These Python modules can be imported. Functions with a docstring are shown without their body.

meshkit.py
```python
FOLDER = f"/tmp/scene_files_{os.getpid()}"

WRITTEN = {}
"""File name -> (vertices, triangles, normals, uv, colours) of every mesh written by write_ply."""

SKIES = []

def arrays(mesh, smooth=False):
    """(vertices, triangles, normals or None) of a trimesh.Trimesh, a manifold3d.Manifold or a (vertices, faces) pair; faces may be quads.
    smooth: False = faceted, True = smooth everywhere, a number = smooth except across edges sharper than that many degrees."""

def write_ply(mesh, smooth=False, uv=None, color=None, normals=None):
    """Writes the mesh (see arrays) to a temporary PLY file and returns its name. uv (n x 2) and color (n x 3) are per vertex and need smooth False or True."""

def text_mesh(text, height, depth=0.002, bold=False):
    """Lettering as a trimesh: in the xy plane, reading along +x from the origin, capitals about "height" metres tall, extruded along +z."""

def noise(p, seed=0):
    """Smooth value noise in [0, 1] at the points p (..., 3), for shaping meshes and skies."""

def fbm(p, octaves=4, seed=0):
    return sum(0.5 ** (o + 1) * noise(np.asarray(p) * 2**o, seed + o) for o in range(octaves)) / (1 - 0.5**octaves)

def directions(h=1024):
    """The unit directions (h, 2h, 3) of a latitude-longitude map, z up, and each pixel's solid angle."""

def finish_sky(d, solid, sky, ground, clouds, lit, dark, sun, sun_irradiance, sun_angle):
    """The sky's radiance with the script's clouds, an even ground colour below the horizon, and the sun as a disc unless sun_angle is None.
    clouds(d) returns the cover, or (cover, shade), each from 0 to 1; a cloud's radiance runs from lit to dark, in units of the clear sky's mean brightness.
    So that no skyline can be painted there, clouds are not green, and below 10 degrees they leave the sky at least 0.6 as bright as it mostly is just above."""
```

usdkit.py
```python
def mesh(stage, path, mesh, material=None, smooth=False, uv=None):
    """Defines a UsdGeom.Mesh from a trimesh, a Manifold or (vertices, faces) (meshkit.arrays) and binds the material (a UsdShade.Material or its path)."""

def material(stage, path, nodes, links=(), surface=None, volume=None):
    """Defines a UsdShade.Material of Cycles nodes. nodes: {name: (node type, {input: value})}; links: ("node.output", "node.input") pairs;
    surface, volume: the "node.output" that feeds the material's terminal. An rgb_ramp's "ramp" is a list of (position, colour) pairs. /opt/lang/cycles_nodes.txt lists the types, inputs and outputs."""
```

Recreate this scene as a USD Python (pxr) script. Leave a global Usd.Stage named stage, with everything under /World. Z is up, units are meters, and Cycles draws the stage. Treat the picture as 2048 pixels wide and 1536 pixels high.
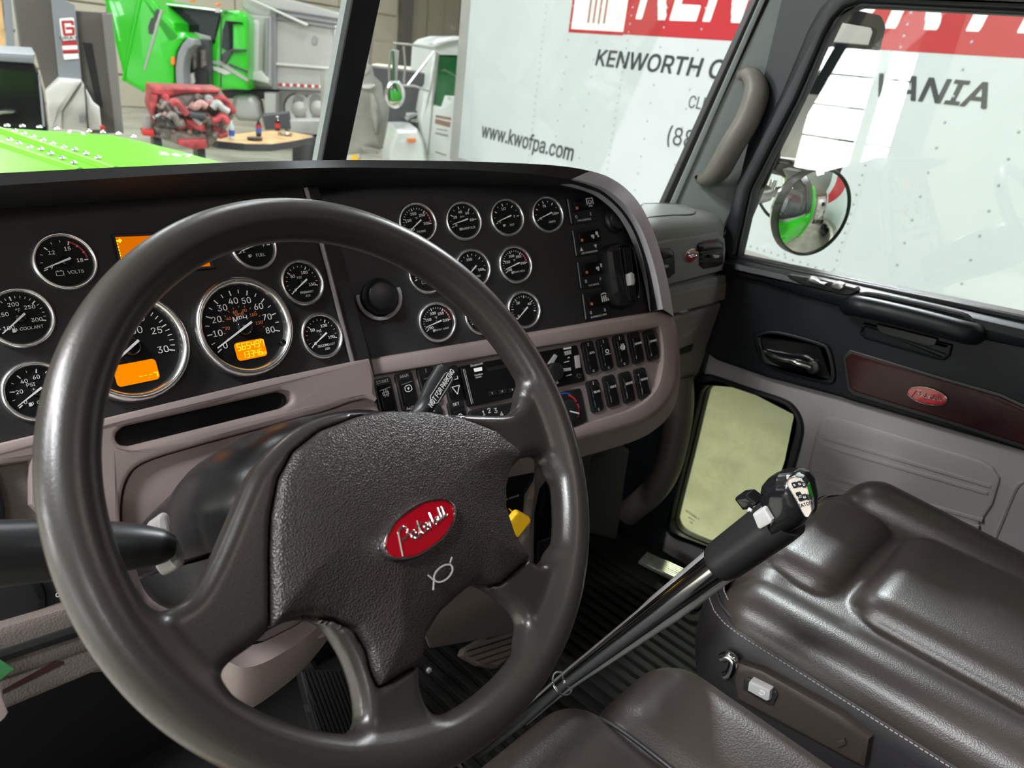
import math, numpy as np, trimesh, usdkit, meshkit, shapely, mapbox_earcut
from shapely.geometry import Polygon, Point, LineString, box as sbox
from shapely import affinity
from pxr import Usd, UsdGeom, UsdLux, UsdShade, Gf, Sdf
stage = Usd.Stage.CreateInMemory()
UsdGeom.SetStageUpAxis(stage, UsdGeom.Tokens.z); UsdGeom.SetStageMetersPerUnit(stage, 1.0)
UsdGeom.Xform.Define(stage, '/World'); UsdGeom.Scope.Define(stage, '/World/Looks')
A = np.array; PI = math.pi; rad = math.radians
Z0 = 2.35                      # eye height over the shop floor; every coordinate below is relative to the eye point
FPX, HEAD, PITCH, ROLL = 1445.0, rad(48.58), rad(23.76), rad(7.05)
# ---------------------------------------------------------------- camera
_f = A([math.sin(HEAD)*math.cos(PITCH), math.cos(HEAD)*math.cos(PITCH), -math.sin(PITCH)])
_r = A([math.cos(HEAD), -math.sin(HEAD), 0.]); _u = np.cross(_r, _f)
CR = math.cos(ROLL)*_r + math.sin(ROLL)*_u; CU = -math.sin(ROLL)*_r + math.cos(ROLL)*_u
cam = UsdGeom.Camera.Define(stage, '/World/camera')
cam.AddTransformOp().Set(Gf.Matrix4d(*CR, 0, *CU, 0, *(-_f), 0, 0, 0, Z0, 1))
cam.CreateHorizontalApertureAttr(36.0); cam.CreateFocalLengthAttr(36.0*FPX/2048); cam.CreateClippingRangeAttr(Gf.Vec2f(0.02, 200))
cam.CreateFStopAttr(9.0); cam.CreateFocusDistanceAttr(0.8)
cam.CreateExposureAttr(0.0)
# ---------------------------------------------------------------- lights (shop lamps, daylight in the overhead doors, cab dome lamp)
def rect_light(name, pos, target, w, h, power, color=(1, 1, 1)):
    L = UsdLux.RectLight.Define(stage, '/World/' + name)
    p = A(pos, float); z = p - A(target, float); z /= np.linalg.norm(z)
    x = np.cross([0, 1., 0] if abs(z[2]) > .95 else [0, 0, 1.], z); x /= np.linalg.norm(x); y = np.cross(z, x)
    L.AddTransformOp().Set(Gf.Matrix4d(*x, 0, *y, 0, *z, 0, p[0], p[1], p[2]+Z0, 1))
    L.CreateWidthAttr(w); L.CreateHeightAttr(h); L.CreateIntensityAttr(power); L.CreateColorAttr(Gf.Vec3f(*color))
    return L
COOL = (.95, .99, 1.03)
for i, (x, y, p) in enumerate([(-8, 4.5, 130), (-6, 8, 60), (2.4, .7, 8), (3.2, 5.4, 34), (2, 11, 55), (8, 12, 55), (3, 17, 55), (9, 18, 55), (15, 15, 55), (8.2, 3.2, 330), (-4.0, .9, 140), (-5, -6, 50), (3.6, -4, 20)]):
    rect_light('shop_lamp_%02d' % i, (x, y, 4.6), (x, y, 0), 1.6, .9, p, COOL)
rect_light('shop_key_lamp', (-3.0, 2.6, 3.1), (.3, .3, -.3), 1.0, .6, 130, (1, .97, .95))
rect_light('cab_dome_lamp', (.60, -.35, .64), (.65, .2, -.6), .40, .20, 5.5, (1.0, .84, .78))
dome = UsdLux.DomeLight.Define(stage, '/World/ambient_air'); dome.CreateIntensityAttr(.05); dome.CreateColorAttr(Gf.Vec3f(.9, 1, .97))
# ---------------------------------------------------------------- helpers
def ray(u, v): return _f + (u-1024.)/FPX*CR + (768.-v)/FPX*CU
def norm(a): a = A(a, float); return a/np.linalg.norm(a)
class Plane:
    """a flat place in the scene: origin o, axes ex, ey, normal n (towards the cab's inside / the viewer)"""
    def __init__(s, o, n, ex=(1, 0, 0)):
        s.o = A(o, float); s.n = norm(n); e = A(ex, float); e = e - s.n*(e@s.n); s.ex = norm(e); s.ey = np.cross(s.n, s.ex)
    def off(s, d): return Plane(s.o+s.n*d, s.n, s.ex)
    def hit(s, u, v): q = ray(u, v); return q*((s.o@s.n)/(q@s.n))
    def at(s, u, v): d = s.hit(u, v)-s.o; return A([d@s.ex, d@s.ey])
    def pts(s, P): return A([s.at(u, v) for u, v in P])
    def poly(s, P, r=0):
        p = Polygon(s.pts(P))
        if not p.is_valid: p = p.buffer(0)
        return rnd(p, r) if r else p
    def w(s, V):
        V = np.atleast_2d(A(V, float)); z = V[:, 2:3] if V.shape[1] > 2 else 0*V[:, :1]
        return s.o + V[:, :1]*s.ex + V[:, 1:2]*s.ey + z*s.n
    def loc(s, P): d = np.atleast_2d(P)-s.o; return np.stack([d@s.ex, d@s.ey, d@s.n], -1)
    def put(s, m): v, f = vf(m); return (s.w(v), f)
def rnd(p, r): return p.buffer(-r, join_style=1, quad_segs=6).buffer(2*r, quad_segs=6).buffer(-r, quad_segs=6)
def vf(m):
    if hasattr(m, 'vertices'): return A(m.vertices), A(m.faces)
    if hasattr(m, 'to_mesh'): k = m.to_mesh(); return A(k.vert_properties[:, :3], float), A(k.tri_verts)
    v, f = A(m[0], float), A(m[1], int)
    if f.ndim == 2 and f.shape[1] == 4: f = np.vstack([f[:, [0, 1, 2]], f[:, [0, 2, 3]]])
    return v, f
def cat(*ms):
    V, F, n = [], [], 0
    for m in ms:
        if m is None: continue
        v, f = vf(m); V.append(v); F.append(f+n); n += len(v)
    return np.vstack(V), np.vstack(F)
def mv(m, d=(0, 0, 0), rot=None, s=1.0):
    v, f = vf(m); v = v*A(s)
    if rot is not None: v = v@rot.T
    return v+A(d, float), f
def rotm(ax, deg): return trimesh.transformations.rotation_matrix(rad(deg), ax)[:3, :3]
def rrect(w, h, r, cx=0, cy=0):
    return sbox(cx-w/2+r, cy-h/2+r, cx+w/2-r, cy+h/2-r).buffer(r, quad_segs=5) if r > 0 else sbox(cx-w/2, cy-h/2, cx+w/2, cy+h/2)
def circ(r, cx=0, cy=0, n=12): return Point(cx, cy).buffer(r, quad_segs=n)
def ell(a, b, cx=0, cy=0, n=14): return affinity.scale(Point(cx, cy).buffer(1, quad_segs=n), a, b)
def polys(p): return [g for g in getattr(p, 'geoms', [p]) if g.geom_type == 'Polygon' and g.area > 1e-10]
def prism(p, z0, z1, bev=0.0, steps=2):
    """a polygon (holes allowed) raised from z0 to z1 with a rounded top edge"""
    out = []
    for g in polys(p):
        g = shapely.geometry.polygon.orient(g.simplify(1e-5))
        rings = [A(g.exterior.coords)[:-1]] + [A(h.coords)[:-1] for h in g.interiors]
        insets = [(0, z0), (0, z1-bev)] + [(bev*(1-math.cos(t)), z1-bev+bev*math.sin(t)) for t in np.linspace(0, PI/2, steps+1)[1:]] if bev > 0 else [(0, z0), (0, z1)]
        V, F, n, ends, caps = [], [], 0, [], []
        for R in rings:
            k = len(R); a = R-np.roll(R, 1, 0); b = np.roll(R, -1, 0)-R
            na = np.stack([-a[:, 1], a[:, 0]], 1); nb = np.stack([-b[:, 1], b[:, 0]], 1)
            na /= np.maximum(np.linalg.norm(na, axis=1, keepdims=True), 1e-12); nb /= np.maximum(np.linalg.norm(nb, axis=1, keepdims=True), 1e-12)
            m = na+nb; m /= np.maximum((m*na).sum(1, keepdims=True), .35)
            for d, z in insets: V.append(np.column_stack([R+m*d, np.full(k, z)]))
            i = np.arange(k); j = (i+1) % k
            for L in range(len(insets)-1):
                a0 = n+L*k
                F += [np.stack([a0+i, a0+j, a0+k+j], 1), np.stack([a0+i, a0+k+j, a0+k+i], 1)]
            caps.append((n, k)); n += k*len(insets)
        V = np.vstack(V); idx0 = np.concatenate([np.arange(c, c+k) for c, k in caps]); idx1 = np.concatenate([np.arange(c+(len(insets)-1)*k, c+len(insets)*k) for c, k in caps])
        e = np.cumsum([k for _, k in caps]).astype(np.uint32)
        t = mapbox_earcut.triangulate_float64(V[idx0, :2], e).reshape(-1, 3)
        if len(t):
            x = V[idx0[t]]; ar = np.cross(x[:, 1]-x[:, 0], x[:, 2]-x[:, 0])[:, 2].sum()
            if ar < 0: t = t[:, ::-1]
            F += [idx1[t], idx0[t][:, ::-1]]
        out.append((V, np.vstack(F)))
    return cat(*out)
def bx(c, s, r=0.0):
    c, s = A(c, float), A(s, float)
    if r <= 0: return mv(trimesh.creation.box(s), c)
    k = trimesh.creation.box(s-2*r); v = []
    ic = trimesh.creation.icosphere(1, r)
    P = np.vstack([ic.vertices+q for q in k.vertices]); h = trimesh.convex.convex_hull(P)
    return mv(h, c)
def grid_faces(n, m, closed=False):
    i, j = np.meshgrid(np.arange(n-1), np.arange(m if closed else m-1), indexing='ij'); j2 = (j+1) % m
    return np.stack([i*m+j, i*m+j2, (i+1)*m+j2, (i+1)*m+j], -1).reshape(-1, 4)
def loft(rows, closed=False, flip=False, caps=False):
    R = A(rows, float); n, m = R.shape[:2]; f = grid_faces(n, m, closed)
    v, f = vf((R.reshape(-1, 3), f))
    if caps:
        for k, row in ((0, R[0]), (n-1, R[-1])):
            c = len(v); v = np.vstack([v, row.mean(0)]); i = np.arange(m if closed else m-1); j = (i+1) % m
            t = np.stack([np.full(len(i), c), k*m+j, k*m+i], 1); f = np.vstack([f, t if k == 0 else t[:, ::-1]])
    return v, (f[:, ::-1] if flip else f)
def spline(P, n=8, closed=False):
    P = A(P, float); k = len(P); out = []
    for i in range(k if closed else k-1):
        if closed: p0, p1, p2, p3 = P[i-1], P[i], P[(i+1) % k], P[(i+2) % k]
        else: p1, p2 = P[i], P[i+1]; p0 = P[i-1] if i else 2*p1-p2; p3 = P[i+2] if i+2 < k else 2*p2-p1
        for t in np.arange(n)/n:
            out.append(.5*((2*p1)+(-p0+p2)*t+(2*p0-5*p1+4*p2-p3)*t*t+(-p0+3*p1-3*p2+p3)*t**3))
    if not closed: out.append(P[-1])
    return A(out)
def tube(P, r, n=10, caps=True, squash=1.0, up=None):
    """a swept round (or squashed) bar along the points P; r a number or one per point"""
    P = A(P, float); k = len(P); r = np.broadcast_to(A(r, float), (k,)); T = np.gradient(P, axis=0); T /= np.linalg.norm(T, axis=1, keepdims=True)
    a = A(up if up is not None else ([0, 0, 1.] if abs(T[0][2]) < .9 else [1., 0, 0]), float); rows = []
    for i in range(k):
        x = a-T[i]*(a@T[i]); x /= np.linalg.norm(x); y = np.cross(T[i], x); a = x
        t = np.arange(n)/n*2*PI
        rows.append(P[i]+r[i]*(np.cos(t)[:, None]*x*squash+np.sin(t)[:, None]*y))
    return loft(rows, True, caps=caps, flip=True)
def lathe(prof, n=40, plane=None, c=(0, 0)):
    prof = A(prof, float); t = np.arange(n)/n*2*PI
    rows = [np.stack([c[0]+p[0]*np.cos(t), c[1]+p[0]*np.sin(t), np.full(n, p[1])], 1) for p in prof]
    m = loft(rows, True, flip=False)
    return plane.put(m) if plane else m
def cyl(p0, p1, r, n=16, r2=None): return tube([p0, p1], [r, r if r2 is None else r2], n)
def snet(f, lo, hi, h):
    """surface net of the zero level of f (negative inside)"""
    lo, hi = A(lo, float), A(hi, float); N = np.ceil((hi-lo)/h).astype(int)+1
    ax = [lo[k]+h*np.arange(N[k]) for k in range(3)]
    X, Y, Z = np.meshgrid(*ax, indexing='ij'); D = f(X, Y, Z).astype(np.float32)
    S = D < 0; c = N-1; S_ = np.zeros((*c, 3), np.float32); n_ = np.zeros(c, np.float32)
    sl = lambda o: tuple(slice(o[k], o[k]+c[k]) for k in range(3))
    for k in range(3):
        o1, o2 = [(1, 2), (0, 2), (0, 1)][k]
        for a in (0, 1):
            for b in (0, 1):
                p = [0, 0, 0]; p[o1] = a; p[o2] = b; q = list(p); q[k] = 1
                d0, d1 = D[sl(p)], D[sl(q)]; m = (d0 < 0) != (d1 < 0); t = np.where(m, d0/np.where(m, d0-d1, 1), 0)
                for j in range(3): S_[..., j] += m*(t if j == k else p[j])
                n_ += m
    on = n_ > 0; idx = -np.ones(c, int); idx[on] = np.arange(on.sum()); cell = np.argwhere(on)
    V = lo+h*(cell+S_[on]/n_[on][:, None]); F = []
    for k in range(3):
        o1, o2 = [(1, 2), (2, 0), (0, 1)][k]
        s0 = [slice(1, -1)]*3; s0[k] = slice(0, -1); s1 = [slice(1, -1)]*3; s1[k] = slice(1, None)
        a, b = S[tuple(s0)], S[tuple(s1)]; w = np.argwhere(a != b)
        inside = a[a != b]; base = w+A([0 if j == k else 1 for j in range(3)])
        e1 = np.eye(3, dtype=int)[o1]; e2 = np.eye(3, dtype=int)[o2]
        q = [idx[tuple((base-x).T)] for x in (e1+e2, e2, 0*e1, e1)]; q = np.stack(q, 1)
        q[~inside] = q[~inside][:, ::-1]; F.append(q)
    return vf((V, np.vstack(F)))
def smin(a, b, k): h = np.clip(.5+.5*(b-a)/k, 0, 1); return b+(a-b)*h-k*h*(1-h)
def sbox3(X, Y, Z, c, s, r):
    q = [np.abs(P-c[k])-s[k]/2+r for k, P in enumerate((X, Y, Z))]
    return np.sqrt(sum(np.maximum(w, 0)**2 for w in q))+np.minimum(np.maximum(np.maximum(q[0], q[1]), q[2]), 0)-r
def sdpoly(p, X, Y):
    pt = shapely.points(X.ravel(), Y.ravel()); d = shapely.distance(pt, p.boundary); i = shapely.contains_xy(p, X.ravel(), Y.ravel())
    return np.where(i, -d, d).reshape(X.shape)
_txt = {}
def txt(s, h, bold=False, depth=.0006, anchor='c', sx=1.0, shear=0.0, rot=0.0, at=(0, 0), z=0.0):
    """flat lettering in a plane's own axes"""
    if (s, bold) not in _txt: _txt[s, bold] = vf(meshkit.text_mesh(s, 1.0, 1.0, bold))
    v, f = _txt[s, bold]; v = v*A([h*sx, h, depth]); w = v[:, 0].max()+v[:, 0].min()
    v[:, 0] -= {'c': w/2, 'l': 0, 'r': w}[anchor]; v[:, 1] -= h/2 if anchor == 'c' else 0
    v[:, 0] += shear*v[:, 1]; c, s_ = math.cos(rot), math.sin(rot)
    return np.stack([v[:, 0]*c-v[:, 1]*s_+at[0], v[:, 0]*s_+v[:, 1]*c+at[1], v[:, 2]+z], 1), f
def stroke(P, w, z=0., t=.0006, closed=False):
    """a flat line of width w along 2-D points"""
    g = LineString(np.vstack([P, P[:1]]) if closed else P).buffer(w/2, quad_segs=2, cap_style=2 if not closed else 1); return prism(g, z, z+t)
# ---------------------------------------------------------------- scene tree
_names, _loc = {}, {}
def path(name, parent):
    p = (parent or '/World')+'/'+name; n = _names.get(p, 0); _names[p] = n+1
    return p if n == 0 else '%s_%03d' % (p, n)
def tag(p, label=None, category=None, group=None, kind=None):
    pr = stage.GetPrimAtPath(p)
    for k, v in (('label', label), ('category', category), ('group', group), ('kind', kind)):
        if v: pr.SetCustomDataByKey(k, v)
    return p
def thing(name, label, category, loc=(0, 0, 0), group=None, kind=None):
    p = path(name, None); x = UsdGeom.Xform.Define(stage, p); w = A(loc, float)+A([0, 0, Z0]); x.AddTranslateOp().Set(Gf.Vec3d(*w)); _loc[p] = w
    return tag(p, label, category, group, kind)
def obj(name, mesh, m, parent=None, smooth=32, label=None, category=None, group=None, kind=None, at=None):
    p = path(name, parent); v, f = vf(mesh); top = '/'.join((parent or p).split('/')[:3])
    if parent: base = _loc[top]
    else:
        base = (A(at, float) if at is not None else A([v[:, 0].mean(), v[:, 1].mean(), v[:, 2].min()]))+A([0, 0, Z0]); _loc[p] = base
    g = usdkit.mesh(stage, p, (v+A([0, 0, Z0])-base, f), m, smooth=smooth)
    if not parent: UsdGeom.Xformable(g).AddTranslateOp().Set(Gf.Vec3d(*base))
    tag(p, label, category, group, kind); return p
# ---------------------------------------------------------------- materials
def srgb(r, g, b): return tuple(((c/255)/12.92 if c <= 10 else ((c/255+.055)/1.055)**2.4) for c in (r, g, b))
M = {}
def mat(name, color, rough=.5, metal=0., bump=0., scale=400., spec=.5, vary=0., vscale=6., coat=0., tex='noise', emit=None, estr=0., detail=2., bdist=.001):
    nodes = {'p': ('principled_bsdf', {'base_color': color, 'roughness': rough, 'metallic': metal, 'specular_ior_level': spec, 'coat_weight': coat})}; links = []
    if emit: nodes['p'][1].update(emission_color=emit, emission_strength=estr)
    if bump or vary: nodes['g'] = ('geometry', {})
    if bump:
        if tex == 'leather':
            nodes['t'] = ('voronoi_texture', {'scale': scale, 'feature': 'smooth_f1', 'smoothness': .4}); o = 't.distance'
        elif tex == 'brushed':
            nodes['mp'] = ('mapping', {'scale': (1, 12, 1)}); links += [('g.position', 'mp.vector')]; nodes['t'] = ('noise_texture', {'scale': scale, 'detail': detail}); o = 't.fac'
        else: nodes['t'] = ('noise_texture', {'scale': scale, 'detail': detail}); o = 't.fac'
        nodes['b'] = ('bump', {'strength': bump, 'distance': bdist})
        links += [('mp.vector' if tex == 'brushed' else 'g.position', 't.vector'), (o, 'b.height'), ('b.normal', 'p.normal')]
    if vary:
        nodes['vn'] = ('noise_texture', {'scale': vscale, 'detail': 4.0}); c = A(color)
        nodes['vr'] = ('rgb_ramp', {'ramp': [(.3, tuple(c*(1-vary))), (.7, tuple(np.minimum(c*(1+vary), 1)))]})
        links += [('g.position', 'vn.vector'), ('vn.fac', 'vr.fac'), ('vr.color', 'p.base_color')]
    M[name] = usdkit.material(stage, '/World/Looks/'+name, nodes, links, surface='p.BSDF'); return M[name]
def glass_mat(name, tint=(1, 1, 1), f0=.04, dirt=0.0):
    nodes = {'t': ('transparent_bsdf', {'color': tint}), 'g': ('glossy_bsdf', {'color': (1, 1, 1), 'roughness': 0.0}), 'lw': ('layer_weight', {'blend': .5}), 'pw': ('math', {'math_type': 'power', 'value2': 5.0}), 'ma': ('math', {'math_type': 'multiply_add', 'value2': 1-f0, 'value3': f0, 'use_clamp': True}), 'm': ('mix_closure', {})}
    links = [('lw.facing', 'pw.value1'), ('pw.value', 'ma.value1'), ('ma.value', 'm.fac'), ('t.BSDF', 'm.closure1'), ('g.BSDF', 'm.closure2')]; surf = 'm.closure'
    if dirt:
        nodes.update({'gg': ('geometry', {}), 'n': ('noise_texture', {'scale': 14., 'detail': 6., 'roughness': .7}), 'mr': ('map_range', {'from_min': .35, 'from_max': .75, 'to_min': dirt*.35, 'to_max': dirt, 'clamp': True}),
                      'd': ('diffuse_bsdf', {'color': (.75, .8, .72)}), 'm2': ('mix_closure', {})})
        links += [('gg.position', 'n.vector'), ('n.fac', 'mr.value'), ('mr.result', 'm2.fac'), ('m.closure', 'm2.closure1'), ('d.BSDF', 'm2.closure2')]; surf = 'm2.closure'
    M[name] = usdkit.material(stage, '/World/Looks/'+name, nodes, links, surface=surf)
def emit_mat(name, c, s):
    M[name] = usdkit.material(stage, '/World/Looks/'+name, {'e': ('emission', {'color': c, 'strength': s})}, surface='e.emission')
# ---------------------------------------------------------------- palette
mat('dash_black', (.017, .0165, .0165), .55, bump=.25, scale=900)
mat('hood_black', (.022, .022, .022), .42, bump=.2, scale=900)
mat('frame_gray', (.46, .44, .48), .45, bump=.12, scale=900)
mat('tan_plastic', (.31, .245, .232), .5, bump=.12, scale=1100)
mat('lower_brown', (.14, .115, .102), .42, bump=.5, scale=500)
mat('switch_panel', (.24, .2, .19), .45, bump=.2, scale=900)
mat('chrome', (.86, .86, .86), .12, 1.0)
mat('satin_metal', (.55, .55, .54), .3, 1.0)
mat('gloss_black', (.008, .008, .009), .13)
mat('satin_black', (.014, .014, .015), .38)
mat('rubber_black', (.008, .008, .009), .5)
mat('gauge_face', (.007, .007, .007), .6, spec=.2)
mat('gauge_white', (.75, .73, .72), .5, emit=(1, .97, .95), estr=.10)
mat('gauge_dim', (.5, .4, .36), .5)
mat('gauge_orange', (.55, .16, .06), .5, emit=(1, .3, .1), estr=.05)
mat('gauge_red', (.55, .03, .05), .5)
mat('legend_white', (.75, .75, .73), .5)
emit_mat('lcd_orange', (1.0, .27, .0), 1.0)
emit_mat('lcd_yellow', (1.0, .62, .02), 1.5)
emit_mat('screen_lit', (1., .98, .95), .8)
mat('leather_wheel', (.025, .020, .0175), .38, bump=.6, scale=760, tex='leather', bdist=.001)
mat('rim_wrap', (.030, .026, .023), .31, bump=.10, scale=700)
mat('badge_red', (.36, .004, .012), .12, coat=.5)
mat('yellow_knob', (.9, .5, .01), .45)
mat('red_knob', (.5, .02, .02), .4)
mat('door_black', (.0065, .008, .0108), .42, spec=.3, bump=.25, scale=700)
mat('door_gray', (.34, .315, .32), .45, bump=.15, scale=700)
mat('wood_red', (.028, .0055, .006), .2, spec=.22, vary=.5, vscale=9, coat=.05)
mat('pass_gray', (.24, .255, .24), .62, bump=.2, scale=800)
mat('glove_brown', (.27, .245, .22), .5, bump=.2, scale=800)
mat('pillar_gray', (.27, .30, .29), .55, bump=.25, scale=700)
mat('pillar_dark', (.009, .012, .016), .4)
mat('handle_brown', (.17, .155, .14), .45, bump=.15, scale=700)
mat('seat_leather', (.038, .030, .026), .38, bump=.16, scale=520, tex='leather', bdist=.001)
mat('seat_side', (.016, .014, .016), .5, bump=.2, scale=600)
mat('thread', (.2, .18, .17), .6)
mat('floor_rubber', (.013, .014, .0125), .72, spec=.25, bump=.15, scale=300)
mat('sill_metal', (.75, .78, .72), .25, .8)
mat('cab_liner', (.12, .11, .105), .7)
mat('bezel_chrome', (.93, .93, .92), .27, 1.0)
mat('stick_chrome', (.85, .85, .86), .13, 1.0)
mat('boot_gray', (.2, .19, .18), .5)
mat('cover_brown', (.035, .026, .021), .45, bump=.2, scale=700)
mat('maroon', (.03, .008, .01), .5)
mat('gray_switch', (.42, .41, .40), .45)
mat('air_line', (.36, .35, .35), .3, .3)
mat('plate_beige', (.50, .45, .39), .45)
emit_mat('lcd_message', (.78, .17, .0), .9)
mat('column_black', (.008, .008, .0085), .24, spec=.35, bump=.12, scale=900)
mat('strip_metal', (.28, .26, .26), .35, .7, bump=.4, scale=900)
glass_mat('clear_glass', (.97, .99, .975))
glass_mat('green_glass', (.97, 1.0, .79), dirt=.30)
mat('kick_olive', (.05, .05, .042), .6)
# ---------------------------------------------------------------- reference planes of the cab
def naz(az, el): a, e = rad(az), rad(el); return A([-math.sin(a)*math.cos(e), -math.cos(a)*math.cos(e), math.sin(e)])
nA, nB = naz(0, 27.995), naz(17.78, 25.066)
PA = Plane(nA*-.83744, nA); PB = Plane(nB*-.99148, nB)
XD, XL, XC, ZF, YB = 1.60, -.14, .735, -1.2, -.75      # right door, left door, middle of the cab, cab floor, back wall
PD = Plane((XD, 0, 0), (-1, 0, 0), (0, -1, 0))
PP = Plane((1.58, .785, -.30), naz(0, 8))
def slab(pl, P, t, depth, bev=0., r=0., holes=(), fn=None, sp=0):
    q = pl.off(t); p = q.poly(P, r)
    if sp: p = Polygon(spline(q.pts(P), sp, True)).buffer(0)
    for h, hr in holes: p = p.difference(q.poly(h, hr))
    if fn: p = fn(p)
    return q.put(prism(p, -depth, 0, bev))
def line3(pl, P, r, t=0., n=6, sp=True):
    q = pl.off(t); Q = A([q.hit(u, v) for u, v in P]); return tube(spline(Q, 6) if sp and len(Q) > 2 else Q, r, n)
def dpt(u, v, off):
    t = min(max((u-590)/190., 0), 1); t = t*t*(3-2*t)
    ka, kb = (PA.off(off).o@nA)/(ray(u, v)@nA), (PB.off(off).o@nB)/(ray(u, v)@nB)
    return ray(u, v)*(ka*(1-t)+kb*t)
mat('truck_green', (.018, .50, .008), .28, coat=.3)
def prism3(xr, yz, hole=None):
    q = Plane((0, 0, 0), (1, 0, 0), (0, 1, 0)); p = Polygon(yz)
    if hole is not None: p = p.difference(affinity.scale(hole, -1, 1, origin=(0, 0)))
    return q.put(prism(p, xr[0], xr[1]))
# ---------------------------------------------------------------- cab shell (setting)
def box_shell():
    y0, y1, zr = YB, 1.05, .72
    obj('ceiling', bx((XC, (y0+.62)/2, zr+.02), (XD-XL+.1, .62-y0, .04)), M['cab_liner'], kind='structure', label='grey headliner of the truck cab')
    obj('trim_3', loft([[(x, .60, .70), (x, .93, .58), (x, .95, .63), (x, .60, .76)] for x in (XL-.05, XD+.05)], True, caps=True), M['cab_liner'], kind='structure', label='header above the windshield', smooth=False)
    obj('wall_back', bx((XC, y0-.02, (zr+ZF)/2), (XD-XL+.1, .04, zr-ZF)), M['cab_liner'], kind='structure', label='grey trimmed rear wall of the truck cab')
    fl = bx((XC, .33, ZF-.03), (XD-XL, 2.1, .04))
    obj('floor', fl, M['floor_rubber'], kind='structure', label='black floor pan of the truck cab')
    fw = loft([[(XL, 1.02, ZF-.03), (XL, .98, ZF+.35), (XL, 1.1, -.33)], [(XD, 1.02, ZF-.03), (XD, .98, ZF+.35), (XD, 1.1, -.33)]])
    obj('wall_front', cat(fw, mv(fw, (0, .02, 0))), M['satin_black'], kind='structure', label='dark firewall at the front of the footwells', smooth=False)
    lw = cat(bx((XL-.02, -.66, -.25), (.03, .22, 1.92)), bx((XL-.02, 1.0, -.25), (.03, .12, 1.9)))
    obj('wall_right', bx((XD+.0, .93, -.80), (.03, .32, .86)), M['pillar_dark'], kind='structure', label='dark right kick wall ahead of the passenger door')
    obj('wall_left', lw, M['cab_liner'], kind='structure', label='door posts of the open driver doorway')
box_shell()
# ---------------------------------------------------------------- windshield, posts, right door window
def windshield():
    P0, P1 = A([XC, 1.045, .064]), A([XC, 1.128, -.189]); d = (P1-P0)/(P1-P0)[2]      # centre post line
    line = lambda z, x: P1+d*(z-P1[2])+A([x-XC, -.10*abs((x-XC)/.86)**2*0, 0])
    zt, zb = .62, -.30
    post = loft([[line(z, XC)+A([s*.024, o, 0]) for s, o in ((-1, -.006), (1, -.006), (1, .014), (-1, .014))] for z in (zb, zt)], True, caps=True)
    obj('trim_1', post, M['rubber_black'], kind='structure', label='black rubber centre post between the two windshield panes', smooth=False)
    st = loft([[line(z, XC)+A([x, o, 0]) for x, o in ((-.030, .002), (-.0235, -.002), (-.0235, .016), (-.030, .016))] for z in (zb, zt)], True, caps=True)
    obj('trim_2', st, M['pillar_gray'], kind='structure', label='pale metal edge along the windshield centre post', smooth=False)
    wl = [line(zb, XL), line(zb, XC-.03), line(zt, XC-.03), line(zt, XL)]
    wr = [line(zb, XC+.03), line(zb, 1.56), line(zt, 1.56), line(zt, XC+.03)]
    for nm, q, lb in (('window_1', wl, 'left windshield pane above the driver instruments'), ('window_2', wr, 'right windshield pane beside the passenger pillar')):
        q = A(q)+A([0, .022, 0]); obj(nm, cat((q, [[0, 1, 2, 3]]), (q+A([0, .005, 0]), [[3, 2, 1, 0]])), M['clear_glass'], kind='structure', label=lb, smooth=False)
windshield()
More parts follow.
